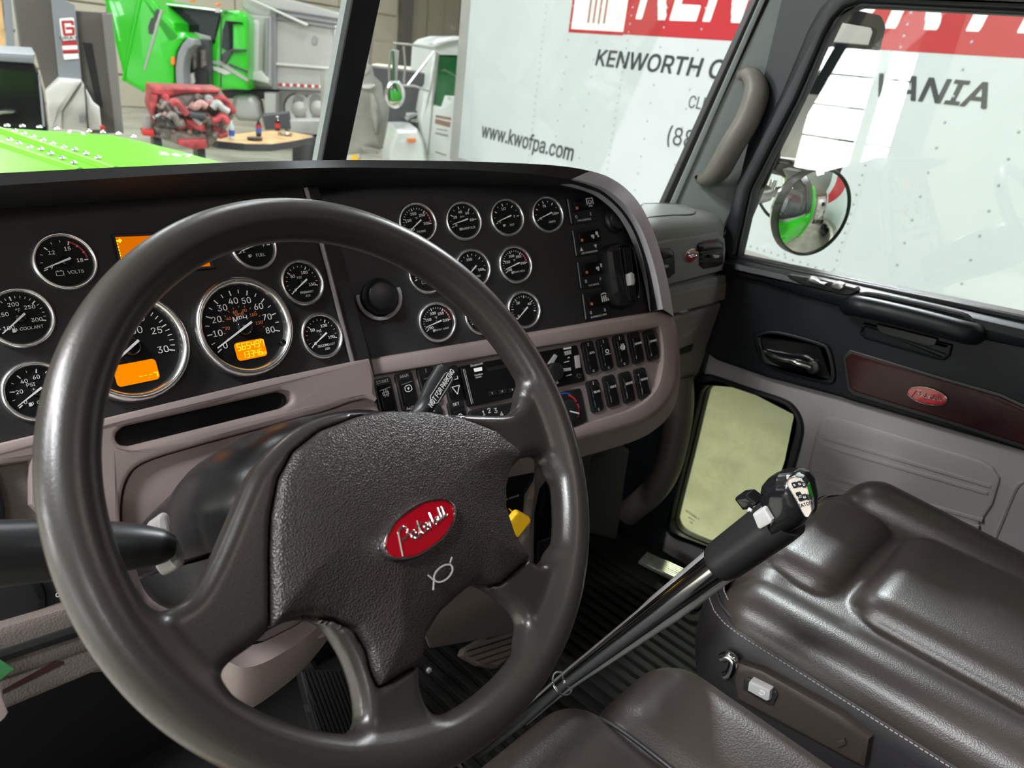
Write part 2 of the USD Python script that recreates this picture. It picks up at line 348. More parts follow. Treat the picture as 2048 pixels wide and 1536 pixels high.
# right windshield pillar
PW = Plane((1.56, .90, 0), norm((-.75, -.66, 0)))       # the pillar's inner face
def pillar():
    t = thing('trim_4', 'grey windshield pillar with dark edges beside the passenger window', None, PW.hit(1460, 250), kind='structure')
    stage.GetPrimAtPath(t)
    obj('pillar_cover', slab(PW, [(1545, -25), (1632, -25), (1600, 60), (1560, 200), (1482, 390), (1440, 470), (1400, 460), (1335, 425), (1352, 385)], 0, .04, .006), M['pillar_gray'], t)
    obj('window_rubber', slab(PW, [(1522, -25), (1552, -25), (1359, 385), (1345, 425), (1318, 425)], .001, .05, .004), M['rubber_black'], t)
    obj('edge_strip', slab(PW, [(1531, -25), (1542, -25), (1344, 425), (1332, 425)], .006, .012, .002), M['pillar_gray'], t)
    obj('pillar_seal', slab(PW, [(1626, -25), (1770, -40), (1700, 20), (1600, 230), (1505, 420), (1480, 560), (1380, 640), (1440, 480), (1485, 385), (1556, 205)], -.004, .06, .008), M['pillar_dark'], t)
    obj('seal_bead', line3(PW, [(1660, -30), (1622, 80), (1560, 240), (1475, 470)], .009, .006), M['pillar_dark'], t)
    obj('seal_bead', line3(PW, [(1700, -30), (1655, 60), (1590, 220), (1480, 480)], .007, .01), M['rubber_black'], t)
pillar()
def grab_handle():
    t = thing('grab_handle', 'brown grey grab handle screwed to the windshield pillar', 'handle', PW.off(.03).hit(1460, 250))
    ctr = [(1483, 150, .004), (1503, 152, .035), (1513, 185, .055), (1495, 240, .062), (1465, 290, .060), (1437, 340, .045), (1415, 357, .022), (1397, 357, .004)]
    P = spline([PW.off(o).hit(u, v) for u, v, o in ctr], 6); r = np.interp(np.linspace(0, 1, len(P)), [0, .12, .3, .7, .88, 1], [.015, .022, .030, .030, .022, .014])
    obj('grip', tube(P, r, 16, squash=.8), M['handle_brown'], t, smooth=60)
    q = PW.off(.017); c = q.at(1394, 355)
    obj('screw', q.put(mv(lathe([(0, .003), (.004, .003), (.005, .001), (.005, -.006)], 16), (*c, 0))), M['gloss_black'], t)
    c = q.at(1483, 152); obj('screw_cap', q.put(mv(lathe([(0, .002), (.008, .002), (.010, 0), (.010, -.006)], 16), (*c, 0))), M['handle_brown'], t)
grab_handle()
# ---------------------------------------------------------------- dashboard
DASH = thing('dashboard', 'black and tan truck dashboard full of chrome ringed gauges and switches', 'dashboard', (.7, .8, -.6))
def dash_body():
    top = [(-330, 360), (-150, 352), (0, 346), (200, 336), (430, 326), (560, 322), (700, 320), (900, 322), (1050, 327), (1130, 333), (1180, 342), (1216, 354), (1251, 377), (1282, 413), (1308, 467), (1327, 529), (1339, 584), (1347, 634)]
    inn = [(-330, 392), (-150, 380), (0, 371), (200, 358), (430, 344), (560, 338), (700, 335), (900, 338), (1038, 346), (1100, 352), (1140, 360), (1180, 372), (1210, 387), (1245, 420), (1271, 461), (1290, 511), (1303, 560), (1314, 620)]
    pan = [(-330, 452), (-150, 432), (0, 417), (200, 403), (430, 389), (560, 381), (700, 374), (900, 370), (1038, 370), (1100, 373), (1140, 377), (1178, 384), (1207, 395), (1242, 425), (1268, 464), (1287, 513), (1300, 562), (1311, 622)]
    n = len(top); o = np.interp(range(n), [0, 8, 12, n-1], [.075, .07, .04, .022])
    T = A([dpt(*p, q) for p, q in zip(top, o)]); I = A([dpt(*p, q+.004) for p, q in zip(inn, o)]); Q = A([dpt(*p, .001) for p in pan])
    k = np.interp(range(n), [0, 8, 13, n-1], [1, 1, .45, .3])[:, None]
    back = T+A([0, .26, -.11])*k; mid = T+A([0, .05, -.012])*k
    S = lambda X: spline(X, 4)
    rows = [S(back), S(mid), S(T), S(T*.75+I*.25), S(I*.92+T*.08), S(I)]
    obj('hood', loft(rows, flip=False), M['hood_black'], DASH, smooth=50)
    obj('hood_lining', loft([S(I), S(I*.75+Q*.25-nA*.012), S(Q)]), M['dash_black'], DASH, smooth=50)
    w_ = np.clip((np.arange(n)-9)/4., 0, 1)[:, None]
    fr = [S(X[10:]) for X in (T*.97+I*.03+nB*(.003-.001*w_), T*.6+I*.4+nB*(.0035+.0045*w_), I*.97+T*.03+nB*(.003+.011*w_))]
    obj('side_frame', loft([fr[0]-nB*.012, *fr, fr[2]-nB*.035]), M['frame_gray'], DASH, smooth=40)
    # instrument panel faces
    obj('dash_core', cat(slab(PA, [(-330, 450), (0, 425), (430, 398), (760, 380), (830, 700), (760, 960), (-330, 1200)], -.03, .02), slab(PB, [(560, 385), (760, 380), (1140, 385), (1235, 430), (1295, 570), (1330, 740), (1290, 790), (1000, 880), (700, 960), (640, 640)], -.035, .02)), M['dash_black'], DASH)
    obj('cluster_panel', slab(PA, [(-330, 440), (0, 412), (200, 398), (430, 384), (620, 373), (655, 460), (712, 728), (600, 752), (351, 806), (0, 890), (-330, 965)], 0, .02), M['dash_black'], DASH)
    obj('center_panel', slab(PB, [(630, 372), (700, 370), (900, 366), (1038, 366), (1140, 373), (1210, 391), (1246, 424), (1272, 464), (1292, 513), (1306, 562), (1318, 626), (1200, 648), (980, 682), (735, 724), (690, 540)], 0, .02), M['dash_black'], DASH)
    P = [(612, 376), (643, 486), (680, 630), (705, 724)]
    obj('divider_strip', line3(PA, P, .0033, .004, 8), M['strip_metal'], DASH)
    obj('divider_trim', slab(PA, [(618, 374), (636, 374), (680, 489), (712, 610), (741, 718), (708, 726), (684, 630), (648, 484)], .002, .04, .001), M['dash_black'], DASH)
    obj('trim_bar', slab(PB, [(741, 717), (978, 678), (1072, 662), (1318, 621), (1341, 618), (1346, 632), (1341, 648), (1318, 655), (1083, 695), (928, 722), (748, 752)], .022, .03, .007), M['tan_plastic'], DASH)
    obj('switch_panel', slab(PB, [(748, 745), (1083, 690), (1322, 650), (1332, 690), (1330, 745), (1320, 778), (1296, 806), (1262, 826), (1150, 860), (1000, 905), (760, 960), (752, 850)], .006, .03), M['switch_panel'], DASH)
    o_ = [(1347, 630), (1354, 660), (1357, 700), (1356, 748), (1350, 777), (1334, 808), (1305, 834), (1261, 854), (1159, 881), (1040, 915), (900, 950)]
    i_ = [(1316, 645), (1323, 668), (1327, 700), (1325, 738), (1316, 773), (1294, 801), (1261, 821), (1215, 836), (1151, 856), (1030, 892), (890, 930)]
    O = A([PB.off(.012).hit(*p) for p in o_]); N = A([PB.off(.021).hit(*p) for p in i_]); m = len(o_)
    wl = np.interp(range(m), [0, 6, m-1], [0.02, 0, 0])[:, None]
    dn = A([PB.off(-.06).hit(u+w, v+g) for (u, v), w, g in zip(o_, np.interp(range(m), [0, 5, 8, m-1], [0, 6, 0, 0]), np.interp(range(m), [0, 5, 8, m-1], [0, 22, 34, 34]))])
    obj('lower_bezel', loft([S(dn), S(O-nB*.02), S(O), S(O*.6+N*.4+nB*.006), S(N+nB*.001), S(N-nB*.02)]), M['tan_plastic'], DASH, smooth=50)
    # tan lower left cover with its slot and the arch round the column
    cover = [(-330, 968), (0, 886), (193, 840), (351, 802), (527, 760), (703, 723), (741, 716), (752, 756), (752, 870), (700, 1180), (240, 1260), (236, 1190), (60, 1010), (60, 922), (0, 932), (-330, 1010)]
    arch = [(752, 805), (640, 826), (527, 856), (390, 893), (290, 925), (256, 958), (244, 1010), (247, 1080), (262, 1190), (330, 1260), (700, 1260), (752, 960)]; arch = [tuple(p) for p in spline(arch, 4, True)]
    slot = [(232, 868), (250, 852), (565, 781), (586, 786), (590, 802), (570, 815), (258, 892), (236, 887)]
    obj('lower_cover', slab(PA, cover, .020, .03, .006, 0, [(arch, .01), (slot, .008)]), M['tan_plastic'], DASH)
    obj('column_arch', slab(PA, arch, .010, .02, .003), M['tan_plastic'], DASH)
    obj('slot_liner', slab(PA, [(222, 845), (600, 760), (606, 820), (226, 905)], .002, .01), M['gloss_black'], DASH)
    # darker knee cover, ledge and lower tray at the left
    obj('knee_cover', slab(PA, [(-330, 990), (75, 915), (100, 990), (240, 1240), (330, 1330), (-330, 1400)], .008, .02), M['lower_brown'], DASH)
    q = PA.off(.010)
    obj('vent_knob', q.put(prism(ell(.030, .034, *q.at(12, 1205)), 0, .02, .008)), M['satin_black'], DASH)
    obj('vent_knob', q.put(prism(ell(.03, .06, *q.at(-78, 1005)), 0, .012, .006)), M['satin_black'], DASH)
    obj('dimmer_switch', q.put(prism(rrect(.035, .03, .006, *q.at(96, 1188)), 0, .012, .003)), M['satin_black'], DASH)
    obj('dimmer_mark', q.put(mv(prism(circ(.0022).difference(circ(.0013)), .0125, .013), (*q.at(110, 1187), 0))), M['legend_white'], DASH)
    obj('ledge', slab(PA, [(-330, 1345), (0, 1250), (240, 1180), (340, 1250), (0, 1368), (-330, 1470)], .05, .05, .012), M['lower_brown'], DASH)
    obj('ledge_edge', slab(PA, [(-330, 1395), (0, 1300), (150, 1250), (180, 1270), (0, 1330), (-330, 1430)], .054, .03, .006), M['satin_black'], DASH)
    obj('fuse_cover', slab(PA, [(-330, 1460), (0, 1332), (200, 1256), (300, 1300), (0, 1425), (-330, 1560)], .045, .05, .006), M['lower_brown'], DASH)
    obj('cover_slot', slab(PA, [(5, 1380), (110, 1322), (126, 1322), (128, 1328), (5, 1388)], .0455, .004), M['maroon'], DASH)
dash_body()
# ---------------------------------------------------------------- gauges
def arc_pts(r, a0, a1, n=16): t = np.radians(np.linspace(a0, a1, n)); return np.stack([r*np.cos(t), r*np.sin(t)], 1)
def gauge(pl, P, r, lo, hi, nums, sub, tip, words=(), red=None, icon=None, name='gauge', lcd=None, dim=True, inner=None, big=False, label=None):
    c = pl.loc(A(P))[0][:2]; q = Plane(pl.o+pl.ex*c[0]+pl.ey*c[1], pl.n, pl.ex)
    g = obj(name, q.put(prism(circ(r*.9, n=14), -.01, .002)), M['gauge_face'], DASH, label=label)
    e = r/.0305; prof = [(r, 0), (r*.995, .003*e), (r*.965, .0055*e), (r*.92, .0066*e), (r*.87, .006*e), (r*.835, .004*e), (r*.82, .0015)]
    obj('bezel', lathe(prof, 48, q), M['bezel_chrome'], g, smooth=70)
    W, D = [], []; n = len(nums); rt = r*(.745 if big else .72)
    for i in range((n-1)*sub+1):
        a = rad(lo+(hi-lo)*i/((n-1)*sub)); maj = i % sub == 0; L = r*((.10 if big else .13) if maj else .075); w = r*((.022 if big else .035) if maj else .016)
        W.append(stroke([((rt-L)*math.cos(a), (rt-L)*math.sin(a)), (rt*math.cos(a), rt*math.sin(a))], w, .0022))
    th = r*(.120 if big else .125); rn = r*(.54 if big else .46)
    for i, s in enumerate(nums):
        if s:
            a = rad(lo+(hi-lo)*i/(n-1)); W.append(txt(s, th, at=(rn*math.cos(a), rn*math.sin(a)), z=.0022))
    for s, x, y, h in words: D.append(txt(s, r*h, at=(x*r, y*r), z=.0022))
    if icon == 'battery': D.append(mv(cat(stroke(A([(-.11, -.07), (.11, -.07), (.11, .07), (-.11, .07)])*r, r*.018, .0022, closed=True), stroke(A([(-.07, .09), (-.03, .09)])*r, r*.03, .0022), stroke(A([(.03, .09), (.07, .09)])*r, r*.03, .0022)), (-.24*r, -.38*r, 0)))
    elif icon: D.append(mv(cat(prism(rrect(r*.09, r*.12, r*.01), .0022, .0028), stroke(A([(.05, -.03), (.09, 0), (.07, .07)])*r, r*.02, .0022)), (-.26*r, -.38*r, 0)))
    obj('scale_markings', q.put(cat(*W)), M['gauge_white'], g, smooth=False)
    if D: obj('dial_lettering', q.put(cat(*D)), M['gauge_white' if big else 'legend_white'], g, smooth=False)
    if inner: obj('inner_scale', q.put(cat(*inner(r))), M['gauge_orange'], g, smooth=False)
    if red: obj('red_zone', q.put(stroke(arc_pts(r*.70, *red), r*.045, .0021)), M['gauge_red'], g, smooth=False)
    if lcd: lcd(q, r, g)
    a = math.atan2(*(pl.at(*tip)-c)[::-1]) if isinstance(tip, tuple) else rad(tip)
    Lr, wt, wb = r*(.74), r*.012, r*(.023 if big else .036); co, si = math.cos(a), math.sin(a)
    nd = Polygon([(-r*.14, -wb), (-r*.14, wb), (Lr, wt), (Lr, -wt)]); nd = affinity.rotate(nd, math.degrees(a), (0, 0))
    obj('hub', lathe([(r*.17, .002), (r*.165, .006), (r*.12, .0085), (0, .009)], 20, q), M['gloss_black'], g, smooth=60)
    obj('needle', q.put(prism(nd, .0095, .0105)), M['gauge_white'], g, smooth=False)
RS, RB = .0305, .0607
SEG = {'0': 'abcdef', '1': 'bc', '2': 'abged', '3': 'abgcd', '4': 'fgbc', '5': 'afgcd', '6': 'afgedc', '7': 'abcf', '8': 'abcdefg', '9': 'abcdfg', '-': 'g'}
def seven(s, h, x0, y0, z):
    w = h*.5; out = []; S = {'a': ((0, 1), (1, 1)), 'b': ((1, 1), (1, .5)), 'c': ((1, .5), (1, 0)), 'd': ((0, 0), (1, 0)), 'e': ((0, 0), (0, .5)), 'f': ((0, .5), (0, 1)), 'g': ((0, .5), (1, .5))}
    for ch in s:
        if ch == '.': out.append(prism(circ(h*.07, x0-h*.12, y0, 4), z, z+.0004)); continue
        for k in SEG.get(ch, ''):
            (a, b), (c, d) = S[k]; out.append(stroke([(x0+a*w+b*h*.08, y0+b*h), (x0+c*w+d*h*.08, y0+d*h)], h*.13, z, .0004))
        x0 += w+h*.28
    return cat(*out)
def lcd_trip(q, r, g):
    obj('odometer_display', q.put(prism(rrect(r*.62, r*.36, r*.07, .02*r, -.46*r), .002, .0026)), M['lcd_orange'], g, smooth=False, label='glowing orange odometer display')
    obj('display_digits', q.put(cat(seven('565497', r*.125, -.245*r, -.435*r, .0027), seven('1334.6', r*.115, -.19*r, -.60*r, .0027), txt('mi', r*.07, at=(.26*r, -.57*r), z=.0027, depth=.0004))), M['lcd_yellow'], g, smooth=False)
    obj('trip_knob', lathe([(.0035, 0), (.0035, .010), (.0025, .0115), (0, .0115)], 12, q, (.66*r, -.44*r)), M['gloss_black'], g)
def lcd_clock(q, r, g):
    obj('clock_display', q.put(prism(rrect(r*.72, r*.38, r*.07, -.02*r, -.47*r), .002, .0026)), M['lcd_orange'], g, smooth=False, label='glowing orange engine hour display')
    obj('display_digits', q.put(cat(seven('--', r*.1, 0, -.6*r, .0027), seven('.', r*.1, .17*r, -.6*r, .0027), seven('-', r*.1, .17*r, -.6*r, .0027), stroke(A([(.25, -.53), (.31, -.53), (.31, -.58), (.29, -.61)])*r, r*.02, .0027, .0004))), M['lcd_yellow'], g, smooth=False)
def kmh(r):
    out = []
    for i, s in enumerate(['', '20', '40', '60', '80', '100', '120', '']):
        a = rad(212-(232)*(i*20+2)/137.)
        if s: out.append(txt(s, r*.06, at=(.33*r*math.cos(a), .33*r*math.sin(a)), z=.0022))
    for i in range(14): a = rad(205-i*16.5); out.append(stroke([(.39*r*math.cos(a), .39*r*math.sin(a)), (.425*r*math.cos(a), .425*r*math.sin(a))], r*.012, .0022))
    out.append(txt('km/h', r*.06, at=(-.02*r, .265*r), z=.0022)); return out
W_ = lambda *a: a
gauge(PA, (.218, .822, -.237), RS, 200, 0, ['9', '12', '15', '18'], 3, (84, 542), [('VOLTS', .24, -.38, .11)], (72, 4), 'battery', name='voltmeter')
gauge(PA, (.166, .798, -.282), RS, 216, -16, ['100', '150', '200', '250', '300'], 5, (2, 671), [('COOLANT', .24, -.36, .10), ('°F', 0, .25, .11)], None, 'temp', name='coolant_gauge')
gauge(PA, (.162, .764, -.347), RS, 216, -16, ['0', '20', '40', '60', '80', '100'], 2, (26, 819), [('OIL PRESS', .24, -.36, .09), ('PSI', -.1, .24, .11)], None, 'oil', name='oil_gauge')
gauge(PA, (.423, .821, -.239), RS, 200, 0, ['E', '', 'F'], 2, (474, 507), [('FUEL', .22, -.38, .12)], None, 'pump', name='fuel_gauge')
gauge(PA, (.475, .797, -.285), RS, 216, -16, ['0', '50', '100', '150'], 5, (580, 587), [('PRIMARY', .12, -.42, .1), ('AIR', .12, -.58, .1), ('PSI', -.06, .22, .1)], None, None, name='air_gauge')
gauge(PA, (.483, .764, -.348), RS, 216, -16, ['0', '50', '100', '150'], 5, (618, 695), [('SECONDARY', .12, -.42, .1), ('AIR', .12, -.58, .1), ('PSI', -.06, .22, .1)], None, None, name='air_gauge')
gauge(PA, (.257, .777, -.323), RB, 216, -16, ['0', '5', '10', '15', '20', '25', '30'], 5, (227, 724), [('x100', .06, .27, .125)], None, None, name='tachometer', lcd=lcd_clock, big=True)
gauge(PA, (.385, .777, -.323), RB, 212, -16, ['0', '10', '20', '30', '40', '50', '60', '70', '80'], 2, (422, 704), [('MPH', -.03, .175, .10)], None, None, name='speedometer', lcd=lcd_trip, inner=kmh, big=True)
T3 = ['100', '150', '200', '250', '300']
gauge(PB, (.678, .82, -.227), RS, 216, -10, T3, 5, (824, 456), [('°F', 0, .22, .1), ('TRANS', .1, -.42, .1)], (45, -6), None, name='temperature_gauge')
gauge(PB, (.749, .799, -.224), RS, 200, 0, ['0', '20', '40', '60', '80'], 2, (902, 451), [('PSI', 0, .2, .1), ('MANIFOLD', .16, -.38, .11)], None, 'oil', name='manifold_gauge')
gauge(PB, (.821, .779, -.219), RS, 200, 0, ['E', '', '1/2', '', 'F'], 2, (990, 446), [('DEF', .22, -.4, .11)], None, 'pump', name='fluid_gauge')
gauge(PB, (.892, .758, -.214), RS, 200, 0, ['0', '', '75', '', '150'], 2, (1073, 440), [('AMPS', .2, -.4, .11)], None, None, name='ammeter')
gauge(PB, (.747, .768, -.289), RS, 216, -16, ['0', '', '250', '', '500'], 3, (925, 560), [('PYRO', .16, -.42, .1)], None, None, name='temperature_gauge')
gauge(PB, (.818, .747, -.285), RS, 208, 0, T3, 5, (1007, 540), [('REAR AXLE', .16, -.38, .09), ('°F', 0, .22, .1)], (50, 4), 'oil', name='axle_gauge')
gauge(PB, (.675, .788, -.294), RS, 200, 0, ['9', '', '18'], 3, 190, [], None, 'battery', name='voltmeter')
gauge(PB, (.674, .757, -.359), RS, 208, 0, T3, 5, (847, 656), [('FRONT AXLE', .16, -.38, .09), ('°F', 0, .22, .1)], (52, 4), 'oil', name='axle_gauge')
gauge(PB, (.745, .7365, -.354), RS, 208, 0, T3, 5, 25, [], (52, 4), None, name='axle_gauge')
gauge(PB, (.816, .716, -.349), RS, 216, -16, ['0', '', '20', '', '40', ''], 4, (1034, 634), [], None, None, name='pressure_gauge')
# message display above the tachometer
q = PA.off(.001)
obj('message_display', q.put(prism(q.poly([(229, 475), (330, 470), (425, 535), (418, 533), (300, 540), (249, 545)][:2]+[(400, 468), (420, 533), (248, 548)]), -.002, .0015)), M['lcd_message'], DASH, smooth=False, label='orange lit message display')
dm = []
for i, (u, v) in enumerate([(233, 489), (235, 495), (236, 501), (238, 507), (239, 512), (240, 518)]): dm.append(mv(prism(circ(.0011, n=4), .0016, .002), (*q.at(u, v), 0)))
dm.append(stroke([q.at(232, 483), q.at(241, 482)], .002, .0016)); dm.append(stroke([q.at(237, 479), q.at(241, 482), q.at(238, 486)], .0016, .0016))
obj('display_symbol', q.put(cat(*dm)), M['lcd_yellow'], DASH, smooth=False)
obj('display_bezel', q.put(prism(q.poly([(222, 470), (410, 461), (430, 538), (244, 554)]).difference(q.poly([(229, 475), (400, 468), (420, 533), (248, 548)])), -.002, .0035, .001)), M['satin_black'], DASH)
# ---------------------------------------------------------------- knob, push switches, louvre vent of the centre panel
def center_controls():
    q = PB.off(.0); c = q.at(757, 594)
    k = obj('headlamp_knob', lathe([(.026, 0), (.026, .008), (.022, .010), (.0205, .012), (.020, .017), (.0175, .0195), (0, .0195)], 32, q, c), M['satin_black'], DASH, smooth=50)
    obj('knob_ring', q.put(mv(prism(circ(.034).difference(circ(.0285)).difference(sbox(-.05, .008, .05, .05)), 0, .006, .002), (*c, 0))), M['frame_gray'], k)
    e = q.at(1227, 441); obj('round_button', lathe([(.021, 0), (.021, .006), (.017, .009), (.0165, .014), (.014, .0155), (0, .0155)], 28, q, e), M['satin_black'], DASH, smooth=50)
    for (x0, y0, x1, y1, x2, y2, x3, y3), word, sym in [((1131, 399, 1184, 389, 1192, 443, 1139, 450), ('0', 'I', 'PTO CONTROL'), 0), ((1141, 462, 1194, 453, 1201, 507, 1149, 514), ('▲', '▼', 'AIR SUSPENSION'), 1), ((1151, 525, 1204, 516, 1211, 571, 1158, 579), ('0', '6', '5TH WHEEL'), 1), ((1161, 588, 1213, 579, 1221, 633, 1168, 641), ('0', '8', 'INTERAXLE LOCK'), 2)]:
        fr = q.poly([(x0, y0), (x1, y1), (x2, y2), (x3, y3)], .003); s = obj('push_switch', q.put(prism(fr, 0, .004, .0012)), M['satin_black'], DASH)
        L = lambda a, b: q.at(x0+(x1-x0)*a+(x3-x0)*b, y0+(y1-y0)*a+(y3-y0)*b)
        rk = Polygon([L(.14, .12), L(.96, .1), L(.97, .54), L(.15, .56)]); obj('rocker', q.put(prism(rnd(rk, .002), .004, .010, .003)), M['gloss_black'], s)
        cx, cy = L(.74, .3); ang = math.atan2(*(L(1, 0)-L(0, 0))[::-1]); z = .0101; lg = []
        if sym == 0: lg += [stroke(A([(-.006, -.004), (-.006, .006), (.006, .006), (.006, -.004)])+[cx, cy], .0016, z), mv(prism(circ(.0035).difference(circ(.002)), z, z+.0005), (cx, cy, 0)), txt('PTO', .0028, at=(cx, cy-.0065), z=z)]
        elif sym == 1: lg += [mv(prism(rrect(.006, .004, .001), z, z+.0005), (cx-.005, cy-.002, 0)), mv(prism(rrect(.005, .006, .001), z, z+.0005), (cx+.004, cy+.001, 0)), mv(prism(circ(.0018, n=5), z, z+.0005), (cx+.006, cy-.004, 0)), mv(prism(circ(.0018, n=5), z, z+.0005), (cx-.004, cy-.005, 0))]
        else: lg += [stroke(A([(-.006, .006), (0, .008), (.006, .006)])+[cx, cy], .0018, z)]+[stroke(A([(x, -.006), (x, .004)])+[cx, cy], .002, z) for x in (-.005, -.001, .003, .007)]
        lg += [mv(prism(circ(.0025, n=6), z, z+.0003), (*L(.24, .44), 0))]
        obj('switch_legend', q.put(cat(*lg[:-1])), M['legend_white'], s, smooth=False); obj('indicator_lamp', q.put(lg[-1]), M['gauge_orange'], s, smooth=False)
        t2 = [txt('0' if word[0] == '0' else 'I', .005, at=L(.24, .75), z=.0042) if word[0] != '▲' else mv(prism(Polygon([(-.003, -.003), (.003, -.003), (0, .003)]), .0042, .0047), (*L(.24, .76), 0)),
              txt(word[1], .005, at=L(.78, .74), z=.0042) if word[1] != '▼' else mv(prism(Polygon([(-.003, .003), (.003, .003), (0, -.003)]), .0042, .0047), (*L(.78, .74), 0)), txt(word[2], .0028, at=L(.52, .92), z=.0042)]
        obj('frame_legend', q.put(cat(*t2)), M['legend_white'], s, smooth=False)
        obj('frame_edge', q.put(stroke([L(.02, .02), L(.02, .97)], .0012, .0042, .0006)), M['gray_switch'], s)
    # tall louvre vent
    o = [(1218, 500), (1226, 487), (1250, 482), (1268, 490), (1275, 520), (1284, 570), (1282, 600), (1268, 610), (1240, 607), (1230, 585), (1222, 540)]
    v = obj('louver_vent', slab(PB, [(1213, 500), (1222, 487), (1246, 482), (1258, 490), (1264, 520), (1276, 575), (1276, 600), (1262, 612), (1240, 610), (1226, 590), (1218, 545)], .028, .03, .012, .006), M['satin_black'], DASH)
    rim = [(1238, 494), (1246, 488), (1262, 489), (1270, 500), (1275, 530), (1281, 575), (1280, 598), (1268, 606), (1257, 598), (1251, 570), (1241, 520)]
    obj('vent_rim', slab(PB, rim, .031, .02, .002, .004, [([(1242, 497), (1248, 491), (1260, 492), (1266, 502), (1271, 532), (1277, 575), (1276, 595), (1267, 602), (1260, 595), (1255, 569), (1245, 520)], .003)]), M['gloss_black'], v)
    for k in range(4):
        a = .2+.2*k; u0, u1 = 1244+20*a, 1261+16*a
        obj('louver', slab(PB, [(1243+20*a, 494), (1245+20*a, 494), (1259+18*a, 600), (1257+18*a, 600)], .033, .012), M['satin_black'], v, smooth=False)
    obj('vent_backing', slab(PB, rim, .024, .006), M['rubber_black'], v)
    obj('vent_lever', slab(PB, [(1260, 547), (1265, 544), (1270, 548), (1272, 562), (1270, 570), (1263, 570), (1261, 560)], .042, .012, .003), M['gray_switch'], v)
center_controls()
# ---------------------------------------------------------------- rocker switches of the lower panel
def rocker(cx, cy, w=.0235, h=.05, top=None, mid=None, bot=None, tri=False):
    q = PB.off(.006); c = q.at(cx, cy); q = Plane(q.o+q.ex*c[0]+q.ey*c[1], q.n, q.ex)
    s = obj('rocker_switch', q.put(prism(rrect(w, h, .005), 0, .005, .002)), M['satin_black'], DASH)
    H = h*.66; y = np.linspace(-H/2, H/2, 9); z = .0075+.0025*np.cos(np.linspace(-.6, 2.4, 9))+.004*np.exp(-((y-H*.33)/.006)**2)
    rows = []
    for yy, zz in zip(y, z):
        ww = w*.36; rows.append([(-ww-.001, yy, .004), (-ww, yy, zz-.0015), (-ww+.0015, yy, zz), (ww-.0015, yy, zz), (ww, yy, zz-.0015), (ww+.001, yy, .004)])
    obj('rocker', q.put(loft(rows, caps=True, flip=True)), M['gloss_black'], s, smooth=35)
    lg = []
    if top: lg.append(txt(top, .0042 if len(top) > 1 else .0045, at=(0, h*.41), z=.0052))
    if bot: lg.append(txt(bot, .0042, at=(0, -h*.42), z=.0052))
    if mid == 'engine': lg += [stroke(A([(-.005, -.003), (-.005, .002), (-.002, .004), (.003, .004), (.005, .001), (.005, -.003), (.002, -.005), (-.002, -.005)])+[0, .005], .0009, .0105, closed=True), stroke(A([(-.002, 0), (.002, 0)])+[0, .0045], .001, .0105), stroke(A([(0, -.002), (0, .002)])+[0, .0045], .001, .0105)]
    elif mid == 'regen': lg += [stroke(A([(-.005, -.002), (.003, -.002), (.003, .002), (-.005, .002)])+[0, .006], .0012, .0105, closed=True)]+[stroke(A([(x, -.005), (x, .006)])+[0, .006], .0008, .0105) for x in (-.003, 0, .002)]
    elif mid == 'lamp': lg += [mv(prism(circ(.0035).difference(circ(.0022)), .0105, .011), (0, .005, 0)), stroke(A([(-.005, -.004), (.005, -.004)])+[0, .004], .001, .0105)]
    elif mid: lg.append(txt(mid, .0036, at=(0, .0075), z=.0112))
    if tri: lg += [stroke(A([(-.006, .004), (.006, .004), (0, -.008)])+[0, -.006], .0012, .0105, closed=True), stroke(A([(-.006, -.004), (.006, -.004), (.006, 0)])+[0, .012], .0012, .0105)]
    if tri: obj('up_arrow', q.put(lg.pop()), M['legend_white'], s, smooth=False); obj('down_arrow', q.put(lg.pop()), M['legend_white'], s, smooth=False)
    if lg: obj('switch_legend', q.put(cat(*lg)), M['legend_white'], s, smooth=False)
for a in [(770, 795, .027, .056, 'START', 'regen', 'STOP'), (813, 783, .027, .056, 'MAN', 'engine', 'AUTO'), (856, 772, .027, .056, 'I', 'lamp', None)]: rocker(*a)
rocker(905, 770, .027, .056, tri=True)
rocker(872, 850, .027, .056, 'I'); rocker(916, 838, .027, .056, 'SET', 'lamp')
for u, v, t, m, b in [(1178, 715, 'I', 'ATC', '0'), (1208, 709, 'I', 'lamp', '0'), (1240, 702, 'I', 'regen', '0'), (1270, 696, None, 'SPARE', None), (1300, 691, None, 'SPARE', None)]: rocker(u, v, .0245, .053, t, m, b)
for u, v, t, m, b in [(1188, 792, 'I', 'REAR', '0'), (1220, 782, None, 'AXLE', None), (1252, 775, None, 'SPARE', None), (1282, 767, None, 'SPARE', None)]: rocker(u, v, .0245, .053, t, m, b)
